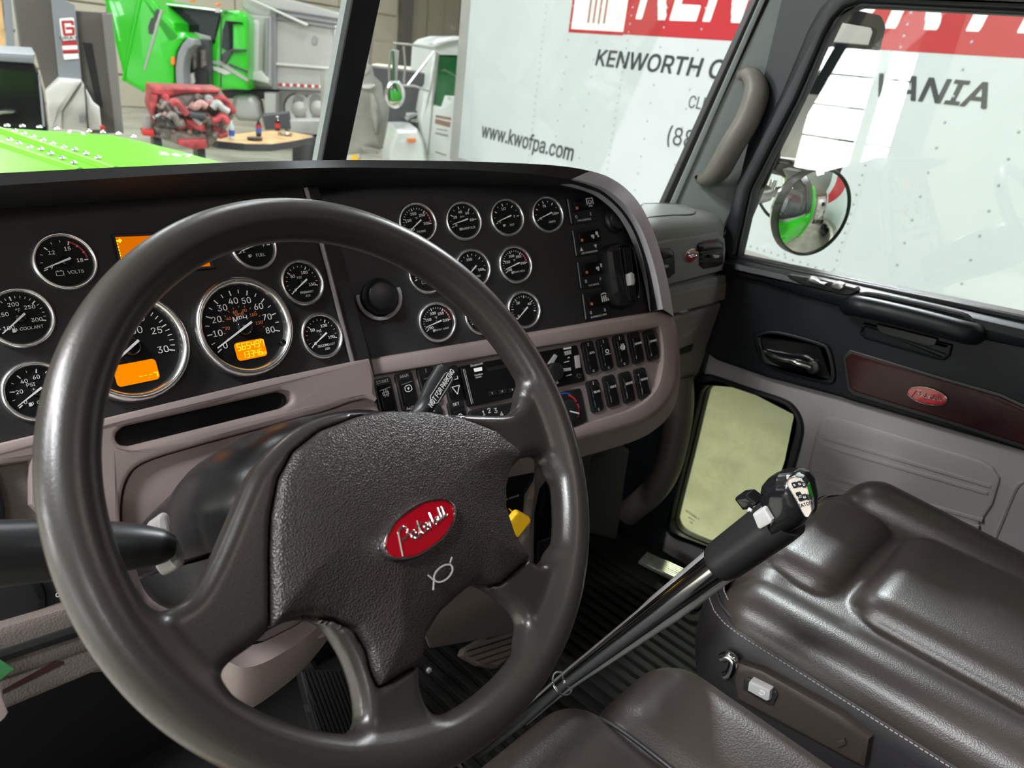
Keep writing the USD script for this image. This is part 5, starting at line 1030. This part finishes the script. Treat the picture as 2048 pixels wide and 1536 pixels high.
def mirrors():
    n = norm((-.48, -.876, .02)); q = Plane((1.98, .80, 0), n, (.876, -.48, 0))
    t = thing('side_mirror', 'tall rectangular side mirror outside the passenger window', 'mirror', q.hit(1640, 200))
    gl = [(1680, 33), (1752, 48), (1757, 60), (1738, 140), (1700, 270), (1668, 345), (1650, 352), (1572, 338), (1556, 325), (1560, 290), (1660, 60)]
    ho = [(1672, 22), (1760, 38), (1768, 48), (1768, 62), (1748, 140), (1710, 275), (1672, 358), (1655, 366), (1562, 352), (1546, 336), (1548, 300), (1650, 50)]
    obj('housing', slab(q, ho, .012, .09, .02, .004, [(gl, .004)]), M['satin_black'], t)
    obj('housing_back', slab(q, ho, -.03, .06, .0, .004), M['satin_black'], t)
    obj('mirror_glass', slab(q, gl, .004, .006, 0, .004), M['mirror'], t, smooth=False)
    obj('lower_lens', slab(q, [(1565, 338), (1580, 334), (1610, 340), (1625, 352), (1600, 362), (1575, 358)], .016, .02, .006, .003), M['satin_metal'], t)
    b = thing('mirror_bracket', 'chrome mirror bracket with a black cable beside the round mirror', 'bracket', q.hit(1540, 390))
    B = lambda P, o=-.03: [q.off(o).hit(u, v) for u, v in P]
    obj('bracket_arm', tube(B([(1490, 400), (1520, 388), (1570, 380), (1600, 390)]), .012, 12), M['satin_metal'], b, smooth=60)
    obj('bracket_arm', tube(B([(1548, 360), (1541, 383), (1530, 395)]), .010, 12), M['chrome'], b, smooth=60)
    obj('clamp', tube(B([(1510, 394), (1535, 386)], -.02), .022, 16), M['satin_metal'], b, smooth=60)
    obj('cross_bar', tube(B([(1545, 391), (1600, 400)], -.03), .004, 8), M['rubber_black'], b)
    obj('cable', tube(spline(B([(1518, 397), (1522, 410), (1535, 428), (1556, 444)], -.01), 6), .004, 8), M['rubber_black'], b, smooth=60)
    obj('post', tube(B([(1575, 380), (1573, 300), (1600, 200), (1660, 30)], -.06), .014, 12), M['chrome'], b, smooth=60)
    n2 = norm((-.44, -.89, .0)); r = Plane((1.96, .70, -.3), n2, (.8, -.6, 0)); c = r.at(1626, 425)
    R = np.linalg.norm(r.at(1697, 408)-c)*1.02
    m = thing('convex_mirror', 'round convex mirror mounted low on the side mirror bracket', 'mirror', r.w([*c, 0])[0])
    rs = np.linspace(0, R*.96, 14)[::-1]; S = R*1.7; h0 = S-math.sqrt(S*S-(R*.96)**2)
    obj('mirror_glass', lathe([(k, .004+h0-(S-math.sqrt(S*S-k*k))) for k in rs], 56, r, c), M['mirror'], m, smooth=True)
    obj('mirror_rim', lathe([(R, -.02), (R, .004), (R*.98, .009), (R*.955, .006), (R*.95, -.002)], 56, r, c), M['satin_black'], m, smooth=50)
    obj('mirror_back', lathe([(R*.97, -.01), (R*.9, -.04), (R*.4, -.06), (0, -.06)], 40, r, c), M['chrome'], m, smooth=50)
    obj('mount', tube([r.w([*c, -.05])[0], q.off(-.06).hit(1585, 372)], .01, 10), M['chrome'], m)
mirrors()
def taupe_truck():
    t = thing('taupe_truck', 'taupe semi truck parked behind, seen in the side mirror', 'truck', (3.0, -6, ZG)); X0, X1 = 2.1, 4.3
    q = Plane((X0, 0, 0), (-1, 0, 0), (0, -1, 0))
    body = Polygon([(5.0, -1.6), (5.0, -.25), (6.4, .25), (6.6, .35), (7.0, 1.5), (9.2, 1.9), (9.2, -1.6)])
    win = rnd(Polygon([(6.75, -.2), (7.4, -.2), (7.4, .75), (7.0, .75), (6.75, .3)]), .06)
    obj('cab_body', q.put(prism(body.difference(win), -2.2, 0, .06)), M['taupe_paint'], t, smooth=40)
    obj('side_window', q.put(prism(win.buffer(.01), -.06, -.04)), M['dark_glass'], t)
    obj('roof_fairing', q.put(prism(Polygon([(7.0, 1.45), (7.4, 2.1), (9.2, 2.4), (9.2, 1.8)]), -2.1, -.05, .08)), M['taupe_paint'], t)
    obj('windshield', mv(bx((0, 0, 0), (.8, .03, .6), .01), (3.45, -6.45, .55), rotm([1, 0, 0], -14)), M['dark_glass'], t)
    obj('grille', bx(((X0+X1)/2, -4.98, -.85), (1.1, .06, 1.0), .02), M['chrome'], t)
    for x in (X0+.25, X1-.25): obj('headlight', bx((x, -4.98, -.75), (.34, .06, .22), .02), M['bottle_clear'], t)
    for y in (-5.7, -8.2):
        for x in (X0+.16, X1-.16): obj('tire', mv(lathe([(.2, -.14), (.48, -.14), (.52, -.1), (.52, .1), (.48, .14), (.2, .14)], 28), (x, y, ZG+.52), rotm([0, 1, 0], 90)), M['rubber_black'], t, smooth=50)
taupe_truck()
# ---------------------------------------------------------------- far objects through the windshield
def facing(u, v, dist, yaw=0):
    d = ray(u, v); d = d/np.linalg.norm(d[:2]); c, s = math.cos(rad(yaw)), math.sin(rad(yaw)); n = -A([d[0]*c-d[1]*s, d[0]*s+d[1]*c, 0.])
    return Plane(d*dist, n, np.cross([0, 0, 1.], n))
def K6(*P): return [(240+x/4.2667, y/4.2667) for x, y in P]
def K7(*P): return [(700+x/4.654, y/4.654) for x, y in P]
def wheel_mesh(q, u, v, rx, w):
    c = q.at(u, v); return q.put(mv(lathe([(rx*.3, 0), (rx*.55, -.05), (rx*.6, .02), (rx*.92, .03), (rx, -.03), (rx, -w)], 28), (*c, 0)))
def green_truck():
    q = facing(430, 150, 16.5, -12); t = thing('dump_truck', 'bright green dump truck with tipped hood and grey dump body', 'truck', q.w([0, ZG, -2])[0])
    S = lambda nm, P, z, d, m, bev=.03, r=0, **k: obj(nm, slab(q, P, z, d, bev, r), M[m], t, **k)
    S('hood', K6((-190, -150), (60, -150), (230, -60), (330, 60), (470, 190), (475, 270), (500, 265), (555, 280), (600, 330), (540, 360), (490, 440), (470, 560), (470, 700), (440, 750), (180, 790), (20, 700), (0, 600)), .9, 1.6, 'truck_green', .12, smooth=40)
    S('hood_crease', K6((150, -40), (190, -40), (30, 690), (10, 690)), .93, .1, 'truck_green', .02)
    S('hood_stripe', K6((340, 80), (365, 85), (215, 600), (195, 600)), .92, .05, 'body_gray', .005)
    S('hood_stripe', K6((310, 75), (335, 80), (300, 190), (270, 190)), .92, .05, 'dark_gray', .005)
    S('hood_vent', K6((265, 150), (300, 160), (285, 290), (245, 290), (240, 230)), .915, .05, 'dark_gray', .005)
    S('wheel_arch', K6((580, 320), (630, 340), (640, 380), (580, 420), (550, 500), (540, 600), (545, 730), (560, 760), (500, 760), (475, 700), (470, 580), (490, 450), (530, 370)), .93, .5, 'trim_gray', .03)
    S('engine_bay', K6((560, 760), (540, 640), (560, 480), (620, 390), (640, 330), (760, 340), (770, 760)), .2, .6, 'dark_gray', .02)
    for P, m in ((((600, 400), (640, 380), (650, 580), (620, 600)), 'engine_gray'), (((680, 430), (720, 420), (730, 560), (690, 590)), 'engine_gray'), (((560, 650), (620, 620), (640, 700), (600, 750)), 'lift_light'), (((650, 620), (740, 600), (750, 740), (650, 750)), 'rubber_black')):
        S('engine_part', K6(*P), .35, .3, m, .03)
    S('marker_lamp', K6((435, 485), (462, 485), (465, 550), (440, 560), (430, 530)), .96, .06, 'amber', .02, label='amber side marker lamp')
    S('cab', K6((230, -10), (850, 90), (1010, 85), (1070, 130), (1090, 200), (1090, 770), (770, 760), (770, 600), (745, 560), (745, 400), (800, 360), (850, 120), (240, 20)), -.1, 2.2, 'truck_green', .08, smooth=40)
    S('windshield', K6((320, 30), (855, 110), (800, 350), (600, 330), (560, 280), (480, 240), (400, 110)), -.06, .1, 'dark_glass', .01)
    S('wiper_cowl', K6((580, 290), (640, 275), (770, 310), (780, 350), (600, 330)), 0, .1, 'body_gray', .02)
    S('sun_visor', K6((240, 5), (880, 85), (885, 110), (820, 100), (250, 32)), .12, .3, 'satin_metal', .02)
    for x, y in ((830, 40), (610, 5)): S('roof_lamp', K6((x-15, y-15), (x+15, y-15), (x+15, y+10), (x-15, y+10)), .1, .15, 'amber', .02)
    S('headlamp', K6((810, 70), (845, 70), (845, 105), (810, 105)), .16, .08, 'screen_lit', .02); S('headlamp', K6((850, 78), (878, 78), (878, 106), (850, 106)), .16, .08, 'chrome', .02)
    S('door_window', K6((900, 175), (1040, 190), (1050, 205), (960, 205), (960, 420), (905, 430), (870, 410), (875, 260)), -.05, .08, 'dark_glass', .01)
    S('door_window', K6((970, 235), (1070, 230), (1075, 420), (965, 425)), -.09, .03, 'truck_green', .005)
    S('mirror_arm', K6((900, 440), (960, 415), (1080, 425), (1080, 440), (960, 440), (900, 545), (865, 520), (870, 460)), .0, .08, 'dark_gray', .02)
    S('door_stripe', K6((790, 520), (870, 520), (960, 590), (1090, 670), (1090, 700), (950, 620), (860, 560), (790, 545)), -.07, .04, 'body_gray', .005); S('door_stripe', K6((790, 565), (880, 585), (950, 625), (900, 640), (800, 600)), -.07, .04, 'lift_light', .005)
    S('door_stripe', K6((930, 540), (1090, 605), (1090, 625), (930, 560)), -.07, .04, 'dark_gray', .005)
    S('door_line', K6((855, 150), (866, 150), (866, 740), (855, 740)), -.085, .03, 'dark_gray', .002)
    S('dump_body', K6((1040, -120), (2150, 180), (2100, 790), (1285, 765), (1100, 750), (1100, 120), (1040, 60)), -1.2, 2.4, 'body_gray', .05)
    S('front_bulkhead', K6((1100, 120), (1180, 130), (1290, 140), (1290, 740), (1100, 730)), -.9, .4, 'body_gray', .04)
    S('bulkhead_door', K6((1100, 165), (1170, 170), (1190, 200), (1180, 600), (1110, 620)), -.85, .1, 'lift_light', .03); S('bulkhead_post', K6((1240, 150), (1265, 150), (1255, 640), (1230, 640)), -.8, .1, 'trim_gray', .02)
    S('step_box', K6((1110, 610), (1200, 600), (1270, 680), (1270, 715), (1110, 680)), -.7, .3, 'lift_light', .03)
    S('side_post', K6((1285, 70), (1335, 80), (1335, 765), (1290, 760)), -1.12, .15, 'trim_gray', .02); S('side_post', K6((1830, 210), (1870, 215), (1850, 780), (1820, 780)), -1.12, .15, 'lift_light', .02)
    for y, h in ((535, 22), (60, 20), (110, 14), (150, 14)): S('side_rail', K6((1330, y), (2100, y+62+(60 if y < 400 else 0)), (2100, y+h+62+(60 if y < 400 else 0)), (1330, y+h)), -1.1, .12, 'lift_light' if y > 500 else 'trim_gray', .02)
    S('side_emblem', K6(*[(1660+26*math.cos(a), 345+40*math.sin(a)) for a in np.linspace(0, 2*PI, 16)[:-1]]), -1.17, .05, 'trim_gray', .01)
    for k in range(9): S('reflector', K6((1350+62*k, 708+3*k), (1385+62*k, 711+3*k), (1385+62*k, 735+3*k), (1350+62*k, 732+3*k)), -1.17, .04, 'print_red' , .004)
    for k in range(8): S('reflector', K6((1387+62*k, 711+3*k), (1410+62*k, 713+3*k), (1410+62*k, 737+3*k), (1387+62*k, 735+3*k)), -1.17, .04, 'print_white', .004)
    S('tarp_arm', K6((1070, -20), (1095, -25), (1610, 205), (1590, 225)), -1.0, .08, 'lift_light', .02)
    S('frame_rail', K6((860, 770), (1290, 770), (2100, 800), (2100, 860), (860, 840)), -1.3, .8, 'dark_gray', .02)
    S('fuel_tank', K6((960, 830), (1000, 800), (1120, 830), (1170, 880), (1190, 1000), (1150, 1040), (1000, 1030), (940, 950)), -.5, .7, 'body_gray', .12, smooth=50)
    S('battery_box', K6((1230, 790), (1330, 800), (1330, 970), (1230, 970)), -.7, .5, 'body_gray', .03)
    for k, (u, v, rx) in enumerate(((1530, 930, .58), (1690, 920, .58), (1830, 920, .58))):
        p = K6((u, v))[0]; w = obj('tire', wheel_mesh(q.off(-1.3), *p, .57, .5), M['tire_dusty'], t, smooth=50); obj('hub', q.off(-1.3).put(mv(lathe([(.30, .03), (.18, .0), (.12, .06), (0, .08)], 20), (*q.off(-1.3).at(*p), 0))), M['body_gray'], w, smooth=50)
green_truck()
def engine_block():
    q = facing(385, 240, 11.0, 8); t = thing('engine_block', 'red and grey diesel engine standing on the shop floor', 'engine', q.w([0, ZG, -.4])[0]); rng = np.random.default_rng(4)
    S = lambda nm, P, z, d, m, bev=.03, **k: obj(nm, slab(q, P, z, d, bev), M[m], t, smooth=40, **k)
    S('block', K6((300, 780), (860, 760), (930, 860), (980, 1000), (880, 1150), (760, 1270), (500, 1240), (300, 1160)), 0, .7, 'engine_gray', .06)
    S('valve_cover', K6((265, 735), (860, 760), (850, 800), (560, 800), (420, 830), (260, 800)), .06, .6, 'engine_red', .04)
    S('front_housing', K6((260, 800), (330, 810), (310, 950), (300, 1050), (265, 960), (245, 900)), .08, .5, 'engine_red', .04)
    S('flywheel_housing', K6((770, 830), (890, 810), (960, 880), (1000, 950), (980, 980), (930, 950), (880, 870), (780, 890)), .1, .3, 'engine_red', .03)
    S('flywheel_housing', K6((840, 880), (890, 880), (920, 980), (900, 1120), (800, 1160), (830, 1000)), .05, .2, 'engine_gray', .03)
    S('oil_pan', K6((290, 1080), (740, 1130), (760, 1260), (680, 1280), (480, 1230), (300, 1170)), .05, .5, 'engine_gray', .05)
    S('mount', K6((560, 1020), (720, 1030), (740, 1130), (650, 1110), (570, 1060)), .16, .2, 'engine_red', .03); S('mount', K6((835, 1150), (920, 1120), (930, 1170), (860, 1190)), .2, .2, 'engine_red', .03)
    S('oil_pan', K6((490, 1190), (740, 1180), (750, 1270), (640, 1280), (500, 1240)), .1, .3, 'engine_red', .04)
    for k in range(20):
        x, y = 300+60*(k % 9)+rng.uniform(-20, 20), 860+rng.uniform(-30, 90)+130*(k > 8); P = [q.off(.1+.06*(k % 3)).hit(*K6((x+dx, y+dy))[0]) for dx, dy in ((0, 0), (40, rng.uniform(-60, 30)), (90, rng.uniform(-40, 50)), (140, rng.uniform(0, 90)))]
        obj('hose' if k % 2 else 'pipe', tube(spline(P, 5), .022+.012*(k % 3), 10), M[('engine_pink', 'engine_gray', 'engine_red', 'body_gray', 'dark_gray')[k % 5]], t, smooth=60)
    for k in range(34):
        c = q.at(*K6((310+rng.uniform(0, 560), 820+rng.uniform(0, 330)))[0]); obj('fitting', q.put(mv(lathe([(.06, -.1), (.06, .12), (.045, .15), (0, .15)], 12), (*c, 0), s=rng.uniform(.3, 1.0))), M[('engine_gray', 'engine_pink', 'dark_gray', 'body_gray', 'engine_red')[k % 5]], t)
    S('engine_stand', K6((190, 1115), (290, 1110), (300, 1170), (200, 1160)), .1, .3, 'red_knob', .03); S('engine_stand', K6((200, 990), (265, 985), (265, 1100), (200, 1110)), -.05, .2, 'body_gray', .02)
    for x in (330, 700):
        a = q.at(*K6((x, 1200))[0]); obj('stand_leg', q.put(prism(sbox(a[0]-.05, ZG, a[0]+.05, a[1]), -.5, -.1)), M['dark_gray'], t)
engine_block()
def table():
    z = -1.52; q = Plane((6.2, 11, z), (0, 0, 1)); t = thing('work_table', 'wooden topped table with bottles in front of the dump truck', 'table', (6.0, 10.4, ZG))
    top = q.poly(K6((770, 1185), (900, 1150), (1140, 1120), (1370, 1110), (1640, 1155), (1650, 1170), (1450, 1210), (1290, 1232), (1060, 1228), (840, 1205)))
    obj('table_top', q.put(prism(top, -.05, 0, .01)), M['table_wood'], t); obj('table_edge', q.put(prism(top.buffer(.012).difference(top.buffer(.001)), -.10, .004)), M['dark_gray'], t)
    for P in ((820, 1205), (1110, 1220), (1295, 1222), (1480, 1195)):
        c = q.at(*K6(P)[0]); obj('leg', bx((c[0], c[1]+.06, (z-.05+ZG)/2), (.07, .07, z-.05-ZG), .01), M['dark_gray'], t)
    obj('shelf', bx((*(A(top.centroid.coords)[0]+[0, .1]), z-.5), (1.2, .5, .04)), M['table_wood'], t)
    for nm, lab, P, h, cap, low in (('water_bottle', 'clear water bottle with blue label at the left end of the work table', (955, 1190), .27, 'bottle_clear', 'blue_label'), ('soda_bottle', 'dark soda bottle with red and blue label in the middle of the work table', (1185, 1165), .26, 'cola', 'blue_label'), ('cola_bottle', 'cola bottle with red label at the back of the work table', (1345, 1115), .24, 'bottle_clear', 'red_knob')):
        c = q.at(*K6(P)[0]); b = Plane((c[0]+q.o[0], c[1]+q.o[1], z), (0, 0, 1)); p = thing(nm, lab, 'bottle', b.o); r = .042
        obj('bottle_body', lathe([(0, 0), (r, .005), (r, h*.62), (r*.85, h*.72), (r*.4, h*.9), (r*.38, h*.95), (0, h*.95)], 18, b), M['cola' if nm != 'water_bottle' else 'bottle_clear'], p, smooth=50)
        obj('bottle_label', lathe([(r*1.02, h*.2), (r*1.04, h*.21), (r*1.04, h*.5), (r*1.02, h*.51)], 18, b), M[low], p, smooth=50)
        if nm == 'soda_bottle': obj('label_band', lathe([(r*1.045, h*.5), (r*1.05, h*.51), (r*1.05, h*.68), (r*1.0, h*.69)], 18, b), M['print_red'], p, smooth=50)
        obj('bottle_cap', lathe([(r*.45, h*.92), (r*.45, h), (0, h)], 14, b), M['sign_white' if nm != 'soda_bottle' else 'dark_gray'], p)
    for nm, lab, P, m in (('parts_tray', 'round dark parts tray on the front edge of the work table', (1150, 1198), 'dark_gray'), ('ash_tray', 'small bright metal dish near the back of the work table', (1410, 1155), 'satin_metal')):
        c = q.at(*K6(P)[0]); b = Plane((c[0]+q.o[0], c[1]+q.o[1], z), (0, 0, 1)); obj(nm, lathe([(0, .008), (.09, .008), (.11, .038), (.12, .038), (.1, .004), (0, .004)], 24, b), M[m], label=lab, category='tray')
    q2 = facing(640, 270, 14.4, 0)
    k = thing('parts_bin', 'dark grey parts bin behind the right end of the work table', 'bin', q2.hit(620, 290)); obj('bin_body', slab(q2, K6((1210, 990), (1440, 960), (1460, 1100), (1240, 1110)), 0, .4, .02), M['dark_gray'], k); obj('bin_base', slab(q2, K6((1470, 1160), (1760, 1170), (1740, 1420), (1470, 1420)), 0, .5, .02), M['dark_gray'], k)
    obj('bin_lid', slab(q2, K6((1440, 1030), (1800, 1030), (1790, 1160), (1450, 1130)), -.02, .5, .02), M['body_gray'], k)
table()
def lift():
    q = facing(140, 150, 6.5, 0); t = thing('lift_column', 'grey mobile lift column with a white sign and pale carriage', 'lift', q.w([0, ZG, -.3])[0]); K5 = lambda *P: [(x/4.2667, y/4.2667) for x, y in P]
    S = lambda nm, P, z, d, m, bev=.01, r=0, par=None, **k: obj(nm, slab(q, K5(*P), z, d, bev, r), M[m], par or t, **k)
    S('column_back', [(110, -40), (440, -40), (500, 670), (390, 780), (300, 460), (180, 450)], -.1, .3, 'lift_dark', .01)
    S('column_face', [(430, -60), (640, 40), (700, 690), (500, 680)], 0, .35, 'lift_gray', .01)
    S('column_channel', [(640, 90), (960, 110), (1055, 1140), (770, 1140), (700, 690)], -.05, .3, 'lift_dark', .01)
    S('channel_slot', [(705, 360), (785, 370), (880, 920), (830, 920)], -.045, .02, 'rubber_black', .002); S('channel_flange', [(870, 120), (960, 115), (1058, 1140), (985, 1140)], .02, .1, 'wall_dark', .01)
    S('carriage', [(385, 780), (500, 670), (690, 685), (700, 700), (530, 950), (520, 1100), (420, 1100)], .12, .4, 'lift_light', .03)
    S('carriage_side', [(530, 950), (700, 700), (800, 880), (850, 920), (870, 1110), (530, 1110)], .1, .3, 'lift_light', .02)
    S('carriage_gap', [(715, 700), (728, 700), (760, 1100), (745, 1100)], .12, .02, 'dark_gray', .002); S('latch_plate', [(675, 985), (715, 985), (720, 1050), (680, 1050)], .13, .02, 'trim_gray', .004); S('hand_knob', [(850, 1085), (890, 1075), (900, 1110), (860, 1115)], .2, .06, 'red_knob', .02)
    s = S('sign', [(505, 160), (630, 150), (650, 340), (530, 350)], .012, .012, 'sign_white', .003, .01, label='white sign with a red letter')
    z = q.off(.0125); g = [z.at(x/4.2667, y/4.2667) for x, y in ((620, 215), (617, 185), (535, 187), (550, 296), (628, 292), (624, 240), (562, 242))]
    obj('sign_letter', z.put(stroke(A(g), .017)), M['print_red'], s, smooth=False)
    c0, c1 = z.at(540/4.2667, 325/4.2667), z.at(635/4.2667, 322/4.2667); obj('sign_word', z.put(txt('GRAY', .020, True, at=(c0+c1)/2, rot=math.atan2(*(c1-c0)[::-1]), sx=1.6)), M['print_black'], s, smooth=False)
    for P, m in (([(525, 355), (655, 350), (658, 385), (530, 390)], 'print_red'), ([(530, 390), (660, 386), (664, 422), (535, 428)], 'sign_white'), ([(535, 428), (664, 424), (668, 452), (540, 456)], 'print_red'), ([(538, 462), (668, 456), (674, 502), (548, 510)], 'sign_white')): S('warning_label', P, .011, .011, m, .002)
    b = thing('tool_cabinet', 'black cabinet with grey lid and bright handle left of the hood', 'cabinet', facing(40, 190, 5.2).hit(40, 240)); q = facing(40, 190, 5.2)
    S('cabinet_body', [(-400, 480), (290, 540), (330, 620), (370, 780), (415, 1100), (420, 1300), (-400, 1300)], 0, .7, 'gloss_black', .03, par=b); S('cabinet_lid', [(-400, 420), (300, 460), (290, 545), (-400, 500)], .03, .75, 'lift_gray', .02, par=b)
    S('cabinet_trim', [(325, 640), (345, 640), (385, 1080), (365, 1080)], .01, .03, 'lift_gray', .005, par=b); S('handle', [(-60, 950), (60, 940), (120, 945), (135, 960), (60, 975), (-60, 990)], .05, .05, 'satin_metal', .015, par=b)
    r = facing(15, 60, 14, 0); w = thing('window_frame', 'tall pale framed window at the left edge behind the lift', 'window', r.hit(20, 90)); q = r
    S('frame_post', [(20, -40), (90, -40), (130, 450), (60, 450)], 0, .1, 'lift_gray', .01, par=w); S('frame_post', [(95, -40), (120, -40), (180, 450), (155, 450)], .02, .1, 'satin_metal', .01, par=w); S('pane', [(-300, -40), (10, -40), (50, 440), (-300, 440)], -.02, .03, 'table_wood', .0, par=w)
lift()
def white_truck():
    q = facing(880, 220, 8.6, 10); t = thing('white_truck', 'white truck cab with green window beside the trailer front', 'truck', q.w([0, ZG, -1])[0])
    S = lambda nm, P, z, d, m, bev=.02, r=0, **k: obj(nm, slab(q, K7(*P), z, d, bev, r), M[m], t, smooth=40, **k)
    win = ((835, 512), (1040, 516), (1010, 800), (990, 890), (885, 885), (850, 990), (785, 972))
    obj('cab', slab(q, K7((770, 420), (830, 370), (960, 335), (1400, 340), (1400, 1700), (760, 1700), (720, 1450), (690, 1300), (650, 1100), (690, 870), (740, 800)), 0, 1.6, .04, 0, [(K7(*win), .01)]), M['truck_white'], t, smooth=40)
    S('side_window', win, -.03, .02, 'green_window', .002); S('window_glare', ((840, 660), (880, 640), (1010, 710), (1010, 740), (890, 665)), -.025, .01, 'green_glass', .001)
    S('window_frame', ((800, 480), (830, 480), (1040, 490), (1040, 516), (840, 510)), .02, .05, 'truck_white', .01); S('sun_visor', ((775, 400), (820, 360), (1050, 335), (1055, 375), (960, 375), (830, 430), (780, 440)), .1, .3, 'truck_white', .03)
    S('fender', ((370, 1390), (440, 1215), (640, 1210), (690, 1300), (720, 1500), (720, 1700), (400, 1700)), .5, 1.0, 'truck_white', .1); S('marker_lamp', ((530, 1292), (610, 1290), (620, 1308), (605, 1328), (540, 1325)), .53, .05, 'amber', .01)
    S('engine_bay', ((200, 620), (760, 690), (690, 1000), (660, 1220), (440, 1220), (330, 1400), (200, 1000)), -.4, .8, 'dark_gray', .02); S('air_pipe', ((520, 1040), (650, 1040), (650, 1070), (540, 1130), (500, 1100)), -.2, .2, 'satin_metal', .04); S('air_pipe', ((560, 1100), (660, 1110), (660, 1140), (560, 1140)), -.2, .2, 'satin_metal', .04)
    for P in ([(400, 400), (600, 420), (780, 455)], [(500, 430), (515, 600), (500, 770)], [(780, 480), (640, 660), (540, 790)], [(440, 790), (600, 800), (740, 850)], [(380, 470), (365, 600), (365, 780)]): obj('mirror_arm', tube([q.off(.3).hit(*p) for p in K7(*P)], .012, 8), M['satin_metal'], t)
    S('mirror', ((390, 460), (460, 470), (440, 790), (415, 780)), .32, .06, 'body_gray', .02); S('mirror_glass', ((392, 470), (408, 470), (415, 770), (400, 770)), .335, .02, 'green_window', .004)
    c = q.off(.34).at(*K7((422, 880))[0]); obj('round_mirror', q.off(.34).put(mv(prism(ell(.105, .14), -.05, 0, .03), (*c, 0))), M['mirror'], t, smooth=50)
    S('door_handle', ((985, 850), (1005, 850), (1000, 905), (980, 905)), .03, .04, 'satin_metal', .01)
    z = q.off(.001); e = z.at(*K7((940, 1100))[0])-z.at(*K7((800, 1080))[0]); rot = math.atan2(e[1], e[0])
    for P, m in ((((798, 1070), (942, 1095), (940, 1118), (796, 1092)), 'print_brown'), (((795, 1105), (938, 1140), (930, 1185), (790, 1150)), 'print_brown'), (((805, 1195), (910, 1210), (908, 1222), (803, 1206)), 'body_gray'), (((795, 1228), (915, 1255), (912, 1275), (793, 1248)), 'body_gray'), (((795, 1405), (900, 1440), (895, 1455), (793, 1420)), 'body_gray')): S('door_print', P, .003, .003, m, .0)
    S('door_edge', ((800, 480), (815, 485), (735, 1440), (722, 1440)), .01, .02, 'body_gray', .003)
    h = facing(755, 220, 7.3, 12); k = thing('tilted_hood', 'dusty grey tilted truck hood beside the centre post', 'hood', h.hit(750, 300))
    H = lambda nm, P, z, d, m, bev=.05: obj(nm, slab(h, K7(*P), z, d, bev), M[m], k, smooth=50)
    H('hood_shell', ((100, 560), (200, 600), (235, 640), (250, 710), (320, 780), (340, 900), (395, 1010), (370, 1200), (330, 1400), (200, 1440), (-200, 1480), (-200, 700)), 0, .5, 'tarp_gray', .12); H('hood_fold', ((200, 860), (250, 900), (300, 1100), (250, 1260), (200, 1080)), .06, .1, 'tarp_gray', .05); H('hood_edge', ((100, 790), (240, 790), (230, 815), (90, 820)), .06, .1, 'lift_light', .03)
    H('lower_lip', ((130, 1370), (280, 1400), (270, 1440), (120, 1420)), .1, .2, 'tarp_gray', .04)
    p = facing(720, 305, 9.0); y = thing('parts_crate', 'pale crate with yellow straps low beside the centre post', 'crate', p.hit(715, 315)); obj('crate_body', slab(p, K7((-200, 1250), (50, 1240), (90, 1400), (110, 1700), (-200, 1700)), 0, .5, .02), M['lift_light'], y); obj('strap', slab(p, K7((20, 1430), (80, 1470), (70, 1500), (10, 1490)), .02, .02, .004), M['yellow_knob'], y)
    b = facing(850, 150, 12); o = thing('dark_trailer', 'dark bed behind the white truck mirror arms', 'trailer', b.hit(820, 150)); obj('bed', slab(b, K7((200, 620), (780, 690), (760, 1100), (200, 950)), 0, 1.5, .02), M['wall_dark'], o); obj('bed_support', bx((*b.hit(820, 150)[:2]+A([.8, .8]), ZG+.5), (.5, .5, 1.0)), M['dark_gray'], o); obj('bed_rail', slab(b, K7((200, 600), (780, 655), (780, 690), (200, 625)), .05, 1.2, .02), M['wall_block'], o)
white_truck()
